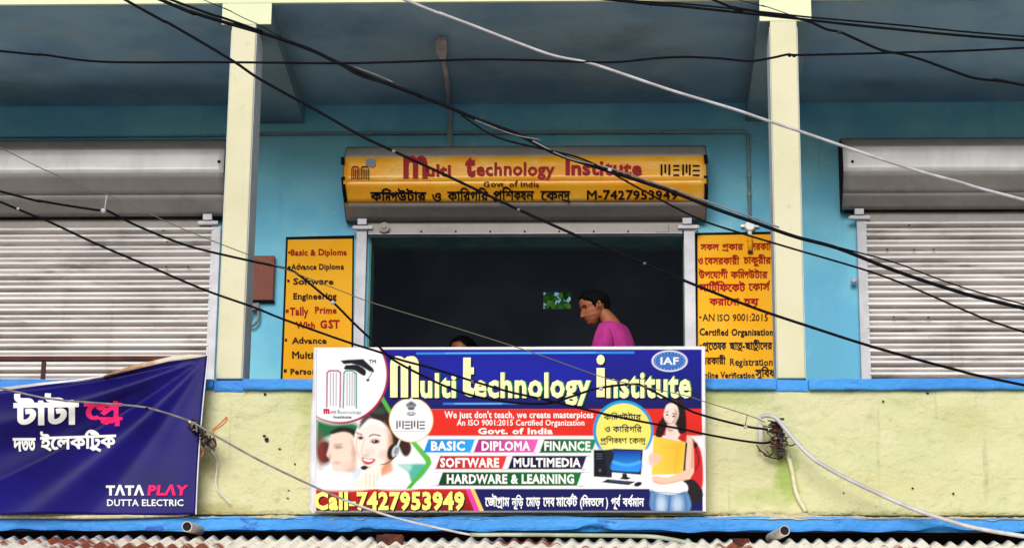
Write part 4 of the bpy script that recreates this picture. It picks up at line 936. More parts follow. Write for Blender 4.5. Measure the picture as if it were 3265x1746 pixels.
# white hem cords: right edge and turned-over top edge
MB().tube([ban_surf(662-s*38-(6*math.sin(s*3))+1.5, 1133+(1638-1133)*s, .002) for s in [k/20 for k in range(21)]], .004, 6).build('hem', M['flex_white'], ban)
v = []; TT = [(655, 1130, 1134), (600, 1128, 1142), (540, 1136, 1149), (480, 1150, 1163), (420, 1164, 1177), (370, 1182, 1190), (330, 1196, 1201)]
for px, a, b_ in TT: v += [at(px, a, NY+.03), at(px, (a+b_)/2, NY-.01), ban_surf(px, b_+2, .003)]
mesh('turned_hem', v, [(i*3+k, i*3+k+1, (i+1)*3+k+1, (i+1)*3+k) for i in range(len(TT)-1) for k in range(2)], M['banner_back'], ban, smooth=True)
v = []
for k in range(22):
    px = -200+k*25.5; v += [at(px, ban_top(px)-14+10*(k/22), NY+.02), at(px, ban_top(px)+3, NY-fold(px, ban_top(px))+.004)]
mesh('turned_hem', v, [(i*2, i*2+1, i*2+3, i*2+2) for i in range(21)], M['flex_white'], ban, smooth=True)
# pale lower hem / bamboo lath the banner is stretched on
MB().tube(spline([at(-820, 1645, -.14), at(0, 1645, -.14), at(300, 1647, -.14), at(470, 1643, -.14), at(600, 1638, -.14)], 6), [.012]*24+[.006], 8).build('lath', M['rubble'], ban)
lettering([('টাটা', 48, 246, 1288, 1351, dict(bold=.045, h=.008, tilt=-3))], ban_surf, M['white_print'], ban, cuts=14)
lettering([('েপ_ল', 272, 386, 1286, 1334, dict(bold=.045, h=.008))], ban_surf, M['pink_print'], ban, cuts=14)
lettering([('দ{তত}', 42, 112, 1397, 1436, dict(bold=.035, h=.008)), ('ইেলকিট~ক', 130, 368, 1394, 1432, dict(bold=.035, h=.008, tilt=-8)),
           ('T\u039bT\u039b', 340, 457, 1548, 1576, dict(bold=.05, h=.008)), ('DUTTA ELECTRIC', 342, 584, 1591, 1611, dict(bold=.02, h=.008))], ban_surf, M['white_print'], ban, cuts=14)
lettering([('PL\u039bY', 472, 592, 1547, 1576, dict(bold=.05, h=.008, shear=.15))], ban_surf, M['pink_print'], ban, cuts=14)
# rusty railing standing on the parapet behind the banner
rl = empty('iron_railing', at(137, 1215, .05), 'rusty brown iron railing in front of the left shutter', 'railing')
MB().box(at(-700, 1152, .06), at(545, 1134, .03)).build('rail_bar', M['rust'], rl)
for px in (137, -280): MB().box(at(px-7, 1235, .06), at(px+8, 1151, .035)).build('post', M['rust'], rl)

# ------------------------------------------------------------------ small fittings
bx = empty('switch_board', at(840, 957, YW-.05), 'red brown wooden board on the blue wall beside the left pillar', 'board')
P0, P1 = at(780, 956, YW-.05), at(876, 814, YW-.05)
MB().box((P0.x, YW-.05, P0.z), (P1.x, YW-.001, P1.z)).build('board', M['wood'], bx, bevel=.004)
MB().box((P0.x-.01, YW-.04, P0.z-.008), (P1.x+.006, YW-.0012, P0.z-.001)).build('frame', M['black_paint'], bx)
hk = empty('cable_coil', at(812, 1035, YW-.04), 'small grey loop of cable hanging under the brown board', 'cable')
MB().tube(spline([at(x, y, YW-.04) for x, y in ((822, 975), (824, 1000), (822, 1018), (812, 1033), (798, 1038), (790, 1020), (800, 1000), (806, 980))], 5), .009, 8).build('loop', M['cable_grey'], hk, smooth=True)
MB().box(at(800, 990, YW-.03), at(826, 965, YW-.06)).build('clip', M['cable_grey'], hk)
def pipe_thing(name, label, cat, pts, r, material, clips=(), n=8, smooth_=True, group=None):
    root = empty(name, pts[0], label, cat, group)
    MB().tube(pts, r, n).build('pipe', material, root, smooth=True)
    for c in clips:
        MB().lathe(Vector(c[0])-Vector(c[1])*.012, c[1], [(0, r*1.35), (.024, r*1.35)], 10).build('joint', material, root)
    return root
yc = YW-.02
A, Bp, D = at(800, 431, yc), at(2385, 414, yc), at(2385, 705, yc); zc_ = (A.z+Bp.z)/2
A = Vector((A.x, yc, zc_)); Bp = Vector((Bp.x, yc, zc_))
cd = pipe_thing('conduit_pipe', 'thin painted conduit running along the upper blue wall and down to the right sign', 'pipe', [A, Bp+Vector((-.02, 0, 0)), Bp+Vector((0, 0, -.02)), Vector((Bp.x, yc, D.z))], .012, M['conduit'],
    [((X(p, 430, yc), yc, zc_), (1, 0, 0)) for p in (820, 1180, 1520, 1760, 2030, 2268)]+[((Bp.x, yc, Z(2385, y, yc)), (0, 0, 1)) for y in (475, 560, 620)])
MB().lathe(Vector((Bp.x, YW-.045, Z(2385, 722, yc))), (0, 1, 0), [(0, .030), (.01, .036), (.04, .036)], 14).build('joint_box', M['white_metal'], cd)
MB().box((Bp.x-.06, YW-.03, Z(2385, 720, yc)-.01), (Bp.x+.06, YW-.007, Z(2385, 720, yc)+.006)).build('clip', M['white_metal'], cd)
MB().tube([(Bp.x, yc, Z(2385, 736, yc)), (Bp.x, yc, Z(2385, 752, yc))], .015, 10).build('pipe', M['white_metal'], cd, smooth=True)
MB().tube([(Bp.x, yc-.004, Z(2385, 753, yc)), (Bp.x, yc-.004, Z(2385, 800, yc))], .016, 10).build('pipe_stub', M['orange'], cd, smooth=True)
MB().lathe((Bp.x, yc-.004, Z(2385, 764, yc)), (0, 0, -1), [(0, .020), (.012, .020)], 10).build('joint', M['orange'], cd)
MB().lathe((Bp.x, yc-.004, Z(2385, 801, yc)), (0, 0, -1), [(0, .017), (.012, .017)], 10).build('end_cap', M['rust'], cd)
A2 = at(-300, 446, yc); B2 = at(720, 437, yc)
pipe_thing('conduit_pipe', 'thin dark conduit along the wall above the left shutter', 'pipe', [Vector((A2.x, yc, zc_-.01)), Vector((B2.x, yc, zc_-.01))], .010, M['wall'],
    [((X(p, 430, yc), yc, zc_-.01), (1, 0, 0)) for p in (130, 325, 540, 655)])
# casing on the ceiling: rose, casing strip, drop on the wall
def ceil_pt(px, py):
    d = ray(px, py); t = (zceil-.012-EYE.z)/d.z; return EYE+d*t
cs = empty('wiring_casing', ceil_pt(1405, 150), 'pale pinkish wiring casing with a ceiling rose running down the middle bay', 'casing')
kx = X(1436, 318, YW-.012)
MB().tube([ceil_pt(1413, 185), ceil_pt(1424, 245), Vector((kx-.01, YW-.04, zceil-.014))], .017, 8).build('ceiling_strip', M['conduit_pink'], cs, smooth=True)
q = [ceil_pt(x, y) for x, y in ((1408, 186), (1391, 160), (1388, 130), (1398, 120), (1422, 122), (1426, 150), (1420, 186))]
MB().add([p+Vector((0, 0, .01)) for p in q]+[p+Vector((0, 0, -.02)) for p in q], [tuple(range(7)), tuple(range(13, 6, -1))]+[(i, (i+1) % 7, 7+(i+1) % 7, 7+i) for i in range(7)]).build('ceiling_rose', M['conduit_pink'], cs)
MB().box((kx-.016, YW-.03, Z(1432, 470, YW-.02)), (kx+.016, YW-.002, zceil-.004)).build('wall_strip', M['conduit'], cs)
# drain stubs under the slab edge
for px, py, dxp, lab in ((622, 1680, -26, 'short pale drain pipe stub poking out of the blue band below the banner'), (2480, 1702, 22, 'short grey drain pipe stub poking out below the blue band at right')):
    mouth = at(px+dxp, py-3 if dxp < 0 else py-12, -.42); back = at(px+14 if dxp < 0 else px-22, py+8 if dxp < 0 else py+12, -.10)
    root = empty('drain_pipe', back, lab, 'pipe', 'drain pipe stubs'); ax = (mouth-back); Ln = ax.length
    MB().lathe(back, ax, [(0, .030), (Ln, .030), (Ln, .025), (Ln-.05, .024)], 18).build('pipe', M['pvc'], root, smooth=False)
    MB().lathe(back+ax*(1-.012/Ln), ax, [(0, .0245), (.002, .0245)], 18).build('bore', M['pvc_dark'], root)
# insulator bracket at right
ib = empty('insulator_bracket', at(2465, 1400, 0), 'iron bracket with two brown insulators and tangled wires on the right of the parapet', 'insulator')
yi = -.10
for (x, y) in ((2468, 1362), (2470, 1410)):
    c = at(x, y, yi)
    MB().lathe(c+Vector((0, 0, -.035)), (.15, 0, 1), [(0, .018), (.006, .030), (.018, .032), (.026, .018), (.040, .018), (.048, .032), (.062, .030), (.070, .016)], 18).build('insulator', M['ceramic'], ib, smooth=False)
    MB().box((c.x+.01, yi-.008, c.z-.05), (c.x+.06, yi+.008, c.z-.04)).box((c.x+.01, yi-.008, c.z+.045), (c.x+.06, yi+.008, c.z+.055)).build('clevis', M['tarred'], ib)
c = at(2488, 1395, -.06); MB().box((c.x-.014, -.10, c.z-.11), (c.x+.014, -.0, c.z+.07)).build('back_strap', M['tarred'], ib)
for xa, ya, xb_, yb_ in ((2424, 1326, 2426, 1408),): MB().box(at(xa-5, yb_, -.10), at(xb_+3, ya, -.07)).build('angle_iron', M['pvc'], ib)
rnd = random.Random(4)
for k in range(16):
    cx, cy = rnd.uniform(2452, 2500), rnd.uniform(1350, 1440); P = []
    a0 = rnd.uniform(0, 6)
    for j in range(6):
        a0 += rnd.uniform(.4, 1.4); P.append(at(cx+rnd.uniform(6, 22)*math.cos(a0), cy+rnd.uniform(6, 18)*math.sin(a0), yi-.01+rnd.uniform(-.05, .05)))
    MB().tube(spline(P, 4), rnd.choice((.0025, .004)), 5).build('wire', M['tarred'] if k % 4 else M['cable_grey'], ib)
MB().tube(spline([at(x, y, -.05) for x, y in ((2412, 1417), (2424, 1435), (2440, 1445), (2452, 1456), (2470, 1460), (2487, 1464))], 4), .004, 5).build('wire', M['tarred'], ib)
MB().tube(spline([at(x, y, -.05) for x, y in ((2418, 1436), (2432, 1440), (2440, 1452), (2455, 1452), (2462, 1444))], 4), .004, 5).build('wire', M['tarred'], ib)
MB().tube(spline([at(x, y, -.14) for x, y in ((2500, 1412), (2520, 1420), (2540, 1414), (2558, 1418))], 4), .004, 5).build('wire', M['tarred'], ib)
# wire knot at left
kn = empty('wire_knot', at(650, 1380, -.12), 'tangle of old wires and orange rope where the banner is tied to the parapet', 'wires')
for k in range(22):
    t = rnd.random(); cx, cy = 615+55*t+rnd.uniform(-10, 10), 1345+75*t+rnd.uniform(-10, 10); P = []; a0 = rnd.uniform(0, 6)
    for j in range(6):
        a0 += rnd.uniform(.4, 1.5); P.append(at(cx+rnd.uniform(4, 17)*math.cos(a0), cy+rnd.uniform(6, 20)*math.sin(a0), -.20+rnd.uniform(-.04, .06)))
    MB().tube(spline(P, 4), rnd.choice((.003, .005, .006)), 5).build('wire', (M['tarred'], M['tarred'], M['rust'], M['cable_grey'])[k % 4], kn)
MB().tube(spline([at(x, y, -.2) for x, y in ((676, 1372), (695, 1355), (712, 1340), (722, 1329), (724, 1334), (716, 1348), (698, 1362), (680, 1374), (684, 1400), (680, 1430))], 5), .004, 6).build('rope', M['orange_rope'], kn)
MB().tube(spline([at(x, y, -.15) for x, y in ((640, 1420), (648, 1440), (642, 1455))], 5), .004, 6).build('rope', M['orange_rope'], kn)
MB().tube(spline([at(x, y, -.03) for x, y in ((665, 1396), (668, 1420), (676, 1440), (690, 1462), (692, 1490), (688, 1530), (694, 1560), (715, 1585), (735, 1604))], 5), .0035, 6).build('string', M['flex_white'], kn)

# ------------------------------------------------------------------ overhead cables (real spans at their own distance from the wall)
def cable(label, pts, r, material, Y0, Y1, extra=(), seg=8, clips=(), name='overhead_cable'):
    n = len(pts); xs = [p[0] for p in pts]; a, b = xs[0], xs[-1]
    P = [at(p[0], p[1], Y0+(Y1-Y0)*(p[0]-a)/(b-a)) for p in pts]
    root = empty(name, P[0], label, 'cable', 'cables strung across the front of the building')
    P = [P[0]+(P[0]-P[1]).normalized()*7+Vector((0, 0, .5)), P[0]+(P[0]-P[1]).normalized()*2+Vector((0, 0, .05))]+P if pts[0][0] < 60 or pts[0][1] < 5 else P
    if pts[-1][0] > 3200: e_ = (P[-1]-P[-2]).normalized(); P = P+[P[-1]+e_*2+Vector((0, 0, .05)), P[-1]+e_*7+Vector((0, 0, .6))]
    MB().tube(spline(P, seg), r, 8).build('strand', material, root, smooth=True)
    for e in extra:
        e_pts, er, em = e
        P2 = [at(p[0], p[1], Y0+(Y1-Y0)*(p[0]-a)/(b-a)-.012) for p in e_pts]
        if e_pts[-1][0] > 3200: e_ = (P2[-1]-P2[-2]).normalized(); P2 += [P2[-1]+e_*2+Vector((0, 0, .05)), P2[-1]+e_*7+Vector((0, 0, .6))]
        if e_pts[0][1] < 5: P2 = [P2[0]+(P2[0]-P2[1]).normalized()*7+Vector((0, 0, .5)), P2[0]+(P2[0]-P2[1]).normalized()*2+Vector((0, 0, .05))]+P2
        MB().tube(spline(P2, seg), er, 6).build('strand', em, root, smooth=True)
    for (x, y, cm, s) in clips:
        c = at(x, y, Y0+(Y1-Y0)*(x-a)/(b-a)-.01)
        s *= .72; MB().lathe(c-Vector((.012*s, 0, 0)), (1, 0, -.4), [(0, .006*s), (.006*s, .012*s), (.018*s, .012*s), (.024*s, .006*s)], 8).build('clamp', cm, root)
    return root
S = 1.2675
def s(*p): return [(x*S, y*S) for x, y in p]
K, G, Wt, O = M['cable_black'], M['cable_grey'], M['cable_white'], M['cable_olive']
cable('black cable falling from the upper left past the phone number to the right edge', s((315, 0), (430, 62), (580, 150), (655, 200), (800, 280), (905, 340), (985, 378), (1120, 440), (1300, 525), (1480, 605), (1620, 662), (1740, 713), (1900, 775), (2040, 822), (2200, 873), (2400, 928), (2576, 968)),
      .0075, K, -2.6, -2.0, clips=[(1256, 481, G, 1), (1654, 667, G, .9), (2056, 838, G, .8), (2590, 1042, K, .9)])
cable('thick black cable bundle crossing in front of the orange hood', s((405, 0), (480, 30), (560, 55), (680, 90), (780, 125), (850, 158), (960, 205), (1100, 258), (1200, 300), (1300, 337), (1400, 387), (1500, 420), (1600, 452), (1700, 486), (1800, 525), (1900, 560), (2000, 595), (2110, 625), (2250, 680), (2400, 730), (2576, 775)),
      .0105, K, -1.8, -1.4, extra=[(s((850, 158), (905, 190), (980, 213), (1060, 243)), .007, K), (s((890, 168), (950, 190), (990, 208)), .0032, G), (s((1160, 290), (1250, 345), (1380, 378), (1450, 395), (1520, 425), (1610, 475), (1750, 547), (1850, 582), (2000, 627), (2180, 680), (2300, 725), (2450, 790), (2576, 835)), .0055, K),
      (s((1195, 302), (1290, 338), (1360, 352)), .0032, G), (s((1340, 355), (1430, 398), (1540, 425), (1700, 478), (1850, 532), (1960, 572)), .0045, G), (s((430, 0), (560, 45), (660, 80)), .007, K), (s((2110, 622), (2250, 660), (2400, 715), (2576, 765)), .004, K)],
      clips=[(1945, 540, Wt, 1.3), (2672, 790, K, 1)])
cable('pale grey cable sweeping from the top middle down to the right edge', [(1292, 0), (1407, 44), (1521, 87), (1650, 137), (1762, 177), (1855, 196), (1905, 209), (2091, 272), (2165, 296), (2339, 348), (2448, 385), (2548, 418), (2688, 466), (2818, 510), (2949, 551), (3058, 580), (3265, 637)],
      .0085, Wt, -2.2, -1.7)
cable('nearly level black cable crossing all three bays high up', [(0, 163), (131, 174), (261, 192), (392, 199), (719, 199), (1080, 202), (1298, 197), (1515, 190), (1690, 192), (1864, 198), (1973, 198), (2082, 187), (2180, 182), (2296, 187), (2391, 195), (2461, 185), (2513, 174), (2540, 176), (2688, 173), (2862, 168), (3265, 153)],
      .0065, K, -2.4, -1.8, clips=[(2518, 175, K, 1.1), (2532, 176, K, 1.1)])
cable('upper of the twin black cables entering at the top right', [(1938, -4), (2180, 13), (2426, 38), (2587, 56), (2862, 80), (3265, 117)], .0055, K, -1.6, -1.3,
      extra=[([(1950, 0), (2180, 22), (2540, 60), (2818, 90), (3265, 129)], .0075, K)], clips=[(2040, 6, K, 1.2), (2075, 12, K, 1.2)])
cable('wavy black cable dropping past a small knot at the top right', [(2270, -2), (2330, 22), (2430, 40), (2540, 59), (2587, 72), (2635, 94), (2679, 103), (2731, 126), (2810, 160), (2879, 174), (2949, 194), (3036, 226), (3110, 250), (3210, 261), (3265, 272)], .0075, K, -1.9, -1.6,
      clips=[(2676, 100, M['tarred'], 1.4)])
c7 = cable('black cable entering low left, dropping over the left sign to the right insulators', [(0, 610), (131, 641), (305, 669), (340, 671), (436, 719), (566, 772), (653, 798), (806, 833), (915, 857), (958, 880), (1023, 933), (1067, 968), (1132, 1033), (1211, 1107), (1254, 1146), (1350, 1198), (1450, 1242), (1550, 1270), (1668, 1285), (1755, 1284), (1820, 1264), (1907, 1237), (2016, 1224), (2060, 1235), (2180, 1298), (2239, 1322), (2374, 1357), (2448, 1368)],
      .0065, K, -1.9, -.2, clips=[(330, 669, Wt, 1.5), (1062, 962, Wt, 1.3), (1917, 1236, Wt, 1.3), (2377, 1358, Wt, 1.2)])
cable('black cable running from the lower left to the lower right insulator', [(0, 643), (131, 695), (305, 776), (479, 850), (653, 924), (806, 978), (906, 1018), (1100, 1087), (1211, 1122), (1276, 1146), (1380, 1174), (1498, 1211), (1624, 1248), (1733, 1272), (1886, 1309), (1995, 1333), (2180, 1368), (2239, 1381), (2348, 1401), (2426, 1411), (2460, 1408)],
      .0065, K, -1.9, -.22, clips=[(58, 664, Wt, .8), (1506, 1214, O, 1), (1720, 1270, O, .9)])
cable('hair thin olive wire hung above the two service cables', [(0, 470), (166, 551), (270, 600), (344, 621), (566, 722), (671, 765), (806, 817), (1080, 924), (1189, 965), (1450, 1044), (1637, 1103), (1764, 1146), (1899, 1194), (1986, 1218), (2180, 1259), (2239, 1277), (2383, 1322), (2440, 1345)],
      .0028, O, -1.9, -.22, extra=[([(340, 622), (337, 645), (334, 664)], .0025, Wt), ([(2383, 1322), (2379, 1340), (2376, 1356)], .002, K)])
cable('grey cable sagging across the blue banner down to the slab edge', [(0, 1237), (174, 1272), (300, 1283), (436, 1294), (501, 1307), (610, 1344), (697, 1394), (827, 1466), (980, 1540), (1100, 1593), (1167, 1621), (1254, 1647), (1363, 1673), (1450, 1693), (1502, 1703)],
      .006, G, -.45, -.36, extra=[([(1090, 1590), (1254, 1647), (1450, 1693), (1502, 1703)], .0065, Wt)], clips=[(468, 1300, K, 1), (606, 1342, Wt, 1)])
cable('thin black wire crossing the top of the left pillar', [(640, -4), (714, 26), (775, 57), (828, 81), (868, 104), (960, 152)], .0025, K, -1.2, -1.0)
cable('very thin dark wire at the top of the right pillar', [(2340, -4), (2430, 18), (2480, 34), (2520, 48)], .0025, K, -1.2, -1.0)
pp = [at(x, y, -.36) for x, y in ((1500, 1703), (1646, 1703), (1800, 1704), (2038, 1707), (2120, 1714), (2200, 1730), (2260, 1750))]
pipe_thing('old_pipe', 'long pale plastic pipe lying just under the middle of the blue band', 'pipe', spline(pp, 6), .011, M['pvc_green'])
# right riser conduit and the conduit falling to the right edge
pts = [(2426, 1327), (2446, 1324), (2470, 1329), (2487, 1345), (2515, 1380), (2548, 1418), (2600, 1466), (2688, 1518), (2788, 1566), (2905, 1618), (3036, 1662), (3123, 1684), (3265, 1708), (3500, 1745)]
P = [at(x, y, -.16-(.12*(x-2426)/900)) for x, y in pts]
pipe_thing('service_conduit', 'thick pale grey conduit curving from the insulators down to the lower right corner', 'pipe', spline(P, 8), .0125, M['cable_white'])
pts = [(2510, 1440), (2518, 1470), (2528, 1510), (2533, 1545), (2545, 1585), (2562, 1615), (2570, 1630)]
pc = pipe_thing('wall_conduit', 'short cream conduit running down the parapet below the right insulators', 'pipe', spline([at(x, y, -.025) for x, y in pts], 6), .014, M['pvc_cream'])
MB().lathe(at(2520, 1456, -.03)-Vector((.012, 0, 0)), (0, 0, 1), [(0, .018), (.01, .018)], 10).build('collar', M['pvc'], pc)

# ------------------------------------------------------------------ corrugated roof in front, with weights
tr = empty('corrugated_roof', at(1600, 1715, -.2), 'corrugated roofing sheets with flaking cream paint and rust below the blue band', 'roof')
wl = .0815; ysA = -.20
sheets = 9; SX0, SX1 = XL+.3, XR-.3; sw = (SX1-SX0)/sheets
ztr = Z(1600, 1720, ysA)
for k in range(sheets):
    x0, x1 = SX0+k*sw, SX0+(k+1)*sw+.04; n = int((x1-x0)/wl*8); rows_ = 14; v = []
    lift = (k % 2)*.006; dzt = (random.uniform(-.006, .006))+(-.010 if x0 > X(1900, 1700, ysA) else .004); tiltk = random.uniform(-.008, .008)
    for i in range(n+1):
        x = x0+(x1-x0)*i/n
        for j in range(rows_+1):
            t = j/rows_; y = ysA-1.6*t-random.uniform(0, .004)*(j == 0); z = ztr+dzt+lift+tiltk*(i/n-.5)-.50*t+math.cos(2*math.pi*x/wl)*.0125+noise.noise(Vector((x*3, t*8, k)))*.006
            if j == 0: z += noise.noise(Vector((x*19, 3, k)))*.004; y += noise.noise(Vector((x*14, 8, k)))*.02
            v.append((x, y, z))
    f = [(i*(rows_+1)+j, i*(rows_+1)+j+1, (i+1)*(rows_+1)+j+1, (i+1)*(rows_+1)+j) for i in range(n) for j in range(rows_)]
    o = mesh('roofing_sheet', v, f, M['tin'], tr, smooth=True); m_ = o.modifiers.new('s', 'SOLIDIFY'); m_.thickness = .004
for k in range(8):
    x = SX0+.4+k*(SX1-SX0-.8)/7; MB().box((x-.04, ysA-1.55, 0), (x+.04, ysA-1.47, ztr-.52)).build('post', M['rust'], tr)
def lump(label, px0, px1, py0, Y):
    a = at(px0, 1752, Y); b_ = at(px1, py0, Y); bm = bmesh.new(); bmesh.ops.create_cube(bm, size=1)
    bmesh.ops.subdivide_edges(bm, edges=bm.edges, cuts=5, use_grid_fill=True)
    cx, cz = (a.x+b_.x)/2, (a.z+b_.z)/2; W_, H_ = abs(b_.x-a.x), b_.z-a.z+.04
    for vv in bm.verts:
        q = vv.co.copy(); rr = q.length; q *= 1-.10*max(0, rr-.62)
        q += Vector((noise.noise(q*5+Vector((px0, 0, 0))), noise.noise(q*5+Vector((9, px0, 0))), noise.noise(q*5+Vector((0, 4, px0)))))*.06
        vv.co = Vector((cx+q.x*W_, Y+q.y*.11, cz-.02+q.z*H_))
    me = bpy.data.meshes.new('brick_weight'); bm.to_mesh(me); bm.free()
    o = finish('brick_weight', me, M['brick_brown']); tag(o, label, 'brick', 'bricks weighing down the roofing sheets')
lump('rough dark red brick on the roofing sheets at the middle left', 1203, 1285, 1707, -.36)
lump('small dark brick on the roofing sheets near the right drain pipe', 2336, 2388, 1721, -.36)

# ------------------------------------------------------------------ people
def head_mesh(stub=True):
    def ip(T, z):
        for (a, b), (c, d) in zip(T, T[1:]):
            if z <= c: t = (z-a)/(c-a); t = t*t*(3-2*t)*.5+t*.5; return b+(d-b)*t
        return T[-1][1]
    Ff = [(0, .17), (.06, .235), (.15, .275), (.3, .325), (.45, .35), (.6, .385), (.72, .39), (.84, .335), (.93, .22), (1, .0)]
    Dd = [(0, .03), (.035, .075), (.085, .085), (.125, .045), (.155, .07), (.178, .075), (.192, .052), (.208, .082), (.232, .062), (.262, .055), (.30, .05), (.40, .04), (.5, .015), (.56, .02), (.62, .005), (.7, 0), (1, 0)]
    Bb = [(0, .05), (.10, -.02), (.22, -.20), (.35, -.37), (.5, -.45), (.65, -.475), (.8, -.43), (.92, -.28), (1, 0)]
    Ww = [(0, .08), (.06, .14), (.15, .19), (.28, .245), (.42, .285), (.6, .325), (.75, .315), (.88, .23), (.96, .12), (1, .0)]
    Nn = [(0, 0), (.25, 0), (.268, .06), (.29, .10), (.315, .095), (.38, .06), (.45, .03), (.52, .008), (.58, 0), (1, 0)]
    rows_, cols = 64, 64; v = []; cc = []
    for i in range(rows_+1):
        z = i/rows_; z = min(.998, z); fr, bk, w = ip(Ff, z), ip(Bb, z), ip(Ww, z); cx = (fr+bk)/2; rx = (fr-bk)/2
        for j in range(cols):
            a = 2*math.pi*j/cols; ca, sa = math.cos(a), math.sin(a); p = .97
            x = cx+rx*math.copysign(abs(ca)**p, ca); y = w*math.copysign(abs(sa)**p, sa)
            if ca > 0:
                x += ip(Dd, z)*math.exp(-(y/.14)**2)+ip(Nn, z)*math.exp(-(y/(.05+.03*math.exp(-((z-.29)/.03)**2)))**2)
                x -= .045*math.exp(-((abs(y)-.125)/.06)**2-((z-.49)/.04)**2)
                x += .018*math.exp(-((abs(y)-.13)/.09)**2-((z-.37)/.06)**2)
            v.append((x, y, z))
            c = np.array(lin('#985636')); jaw = math.exp(-((z-.10)/.13)**2)*(1 if x > -.05 else .2); mo = math.exp(-((z-.235)/.022)**2-(y/.12)**2) if ca > 0 else 0
            c = c*(1-.55*jaw*.8-.5*mo)+np.array(lin('#2a1a16'))*(.45*jaw*.8+.4*mo)
            lip = math.exp(-((z-.188)/.024)**2-(y/.10)**2) if ca > 0 and x > .2 else 0
            c = c*(1-.6*lip)+np.array(lin('#7c3430'))*.6*lip; cc.append(c)
    f = [(i*cols+j, i*cols+(j+1) % cols, (i+1)*cols+(j+1) % cols, (i+1)*cols+j) for i in range(rows_) for j in range(cols)]
    f.append(tuple(range(cols-1, -1, -1))); f.append(tuple(range(rows_*cols, rows_*cols+cols)))
    hair = []; hi = {}; hf = []
    def hz(a):
        d = abs(((math.degrees(a)+180) % 360)-180)
        T = [(0, .80), (25, .80), (42, .70), (55, .66), (66, .60), (74, .44), (82, .46), (95, .52), (110, .50), (125, .30), (150, .20), (180, .18)]
        for (p, q), (r, s2) in zip(T, T[1:]):
            if d <= r: return q+(s2-q)*(d-p)/(r-p)
        return .18
    for i in range(rows_):
        for j in range(cols):
            z = (i+.5)/rows_; a = 2*math.pi*(j+.5)/cols
            if z > hz(a)+noise.noise(Vector((a*9, z*5, 2)))*.015:
                q = []
                for ii, jj in ((i, j), (i, (j+1) % cols), (i+1, (j+1) % cols), (i+1, j)):
                    key = ii*cols+jj
                    if key not in hi:
                        x, y, zz = v[key]; e = min(1, max(0, (ii/rows_-hz(2*math.pi*jj/cols))/.10)); g = .008+.048*e
                        dv = Vector((x, y, zz-.6)); dv.normalize(); n_ = noise.noise(Vector((x, y, zz))*14)*.012*e
                        hi[key] = len(hair); hair.append(tuple(Vector((x, y, zz))+dv*(g+n_)+Vector((0, 0, .01*e))))
                    q.append(hi[key])
                hf.append(tuple(q))
    return v, f, cc, hair, hf
HM = head_mesh()
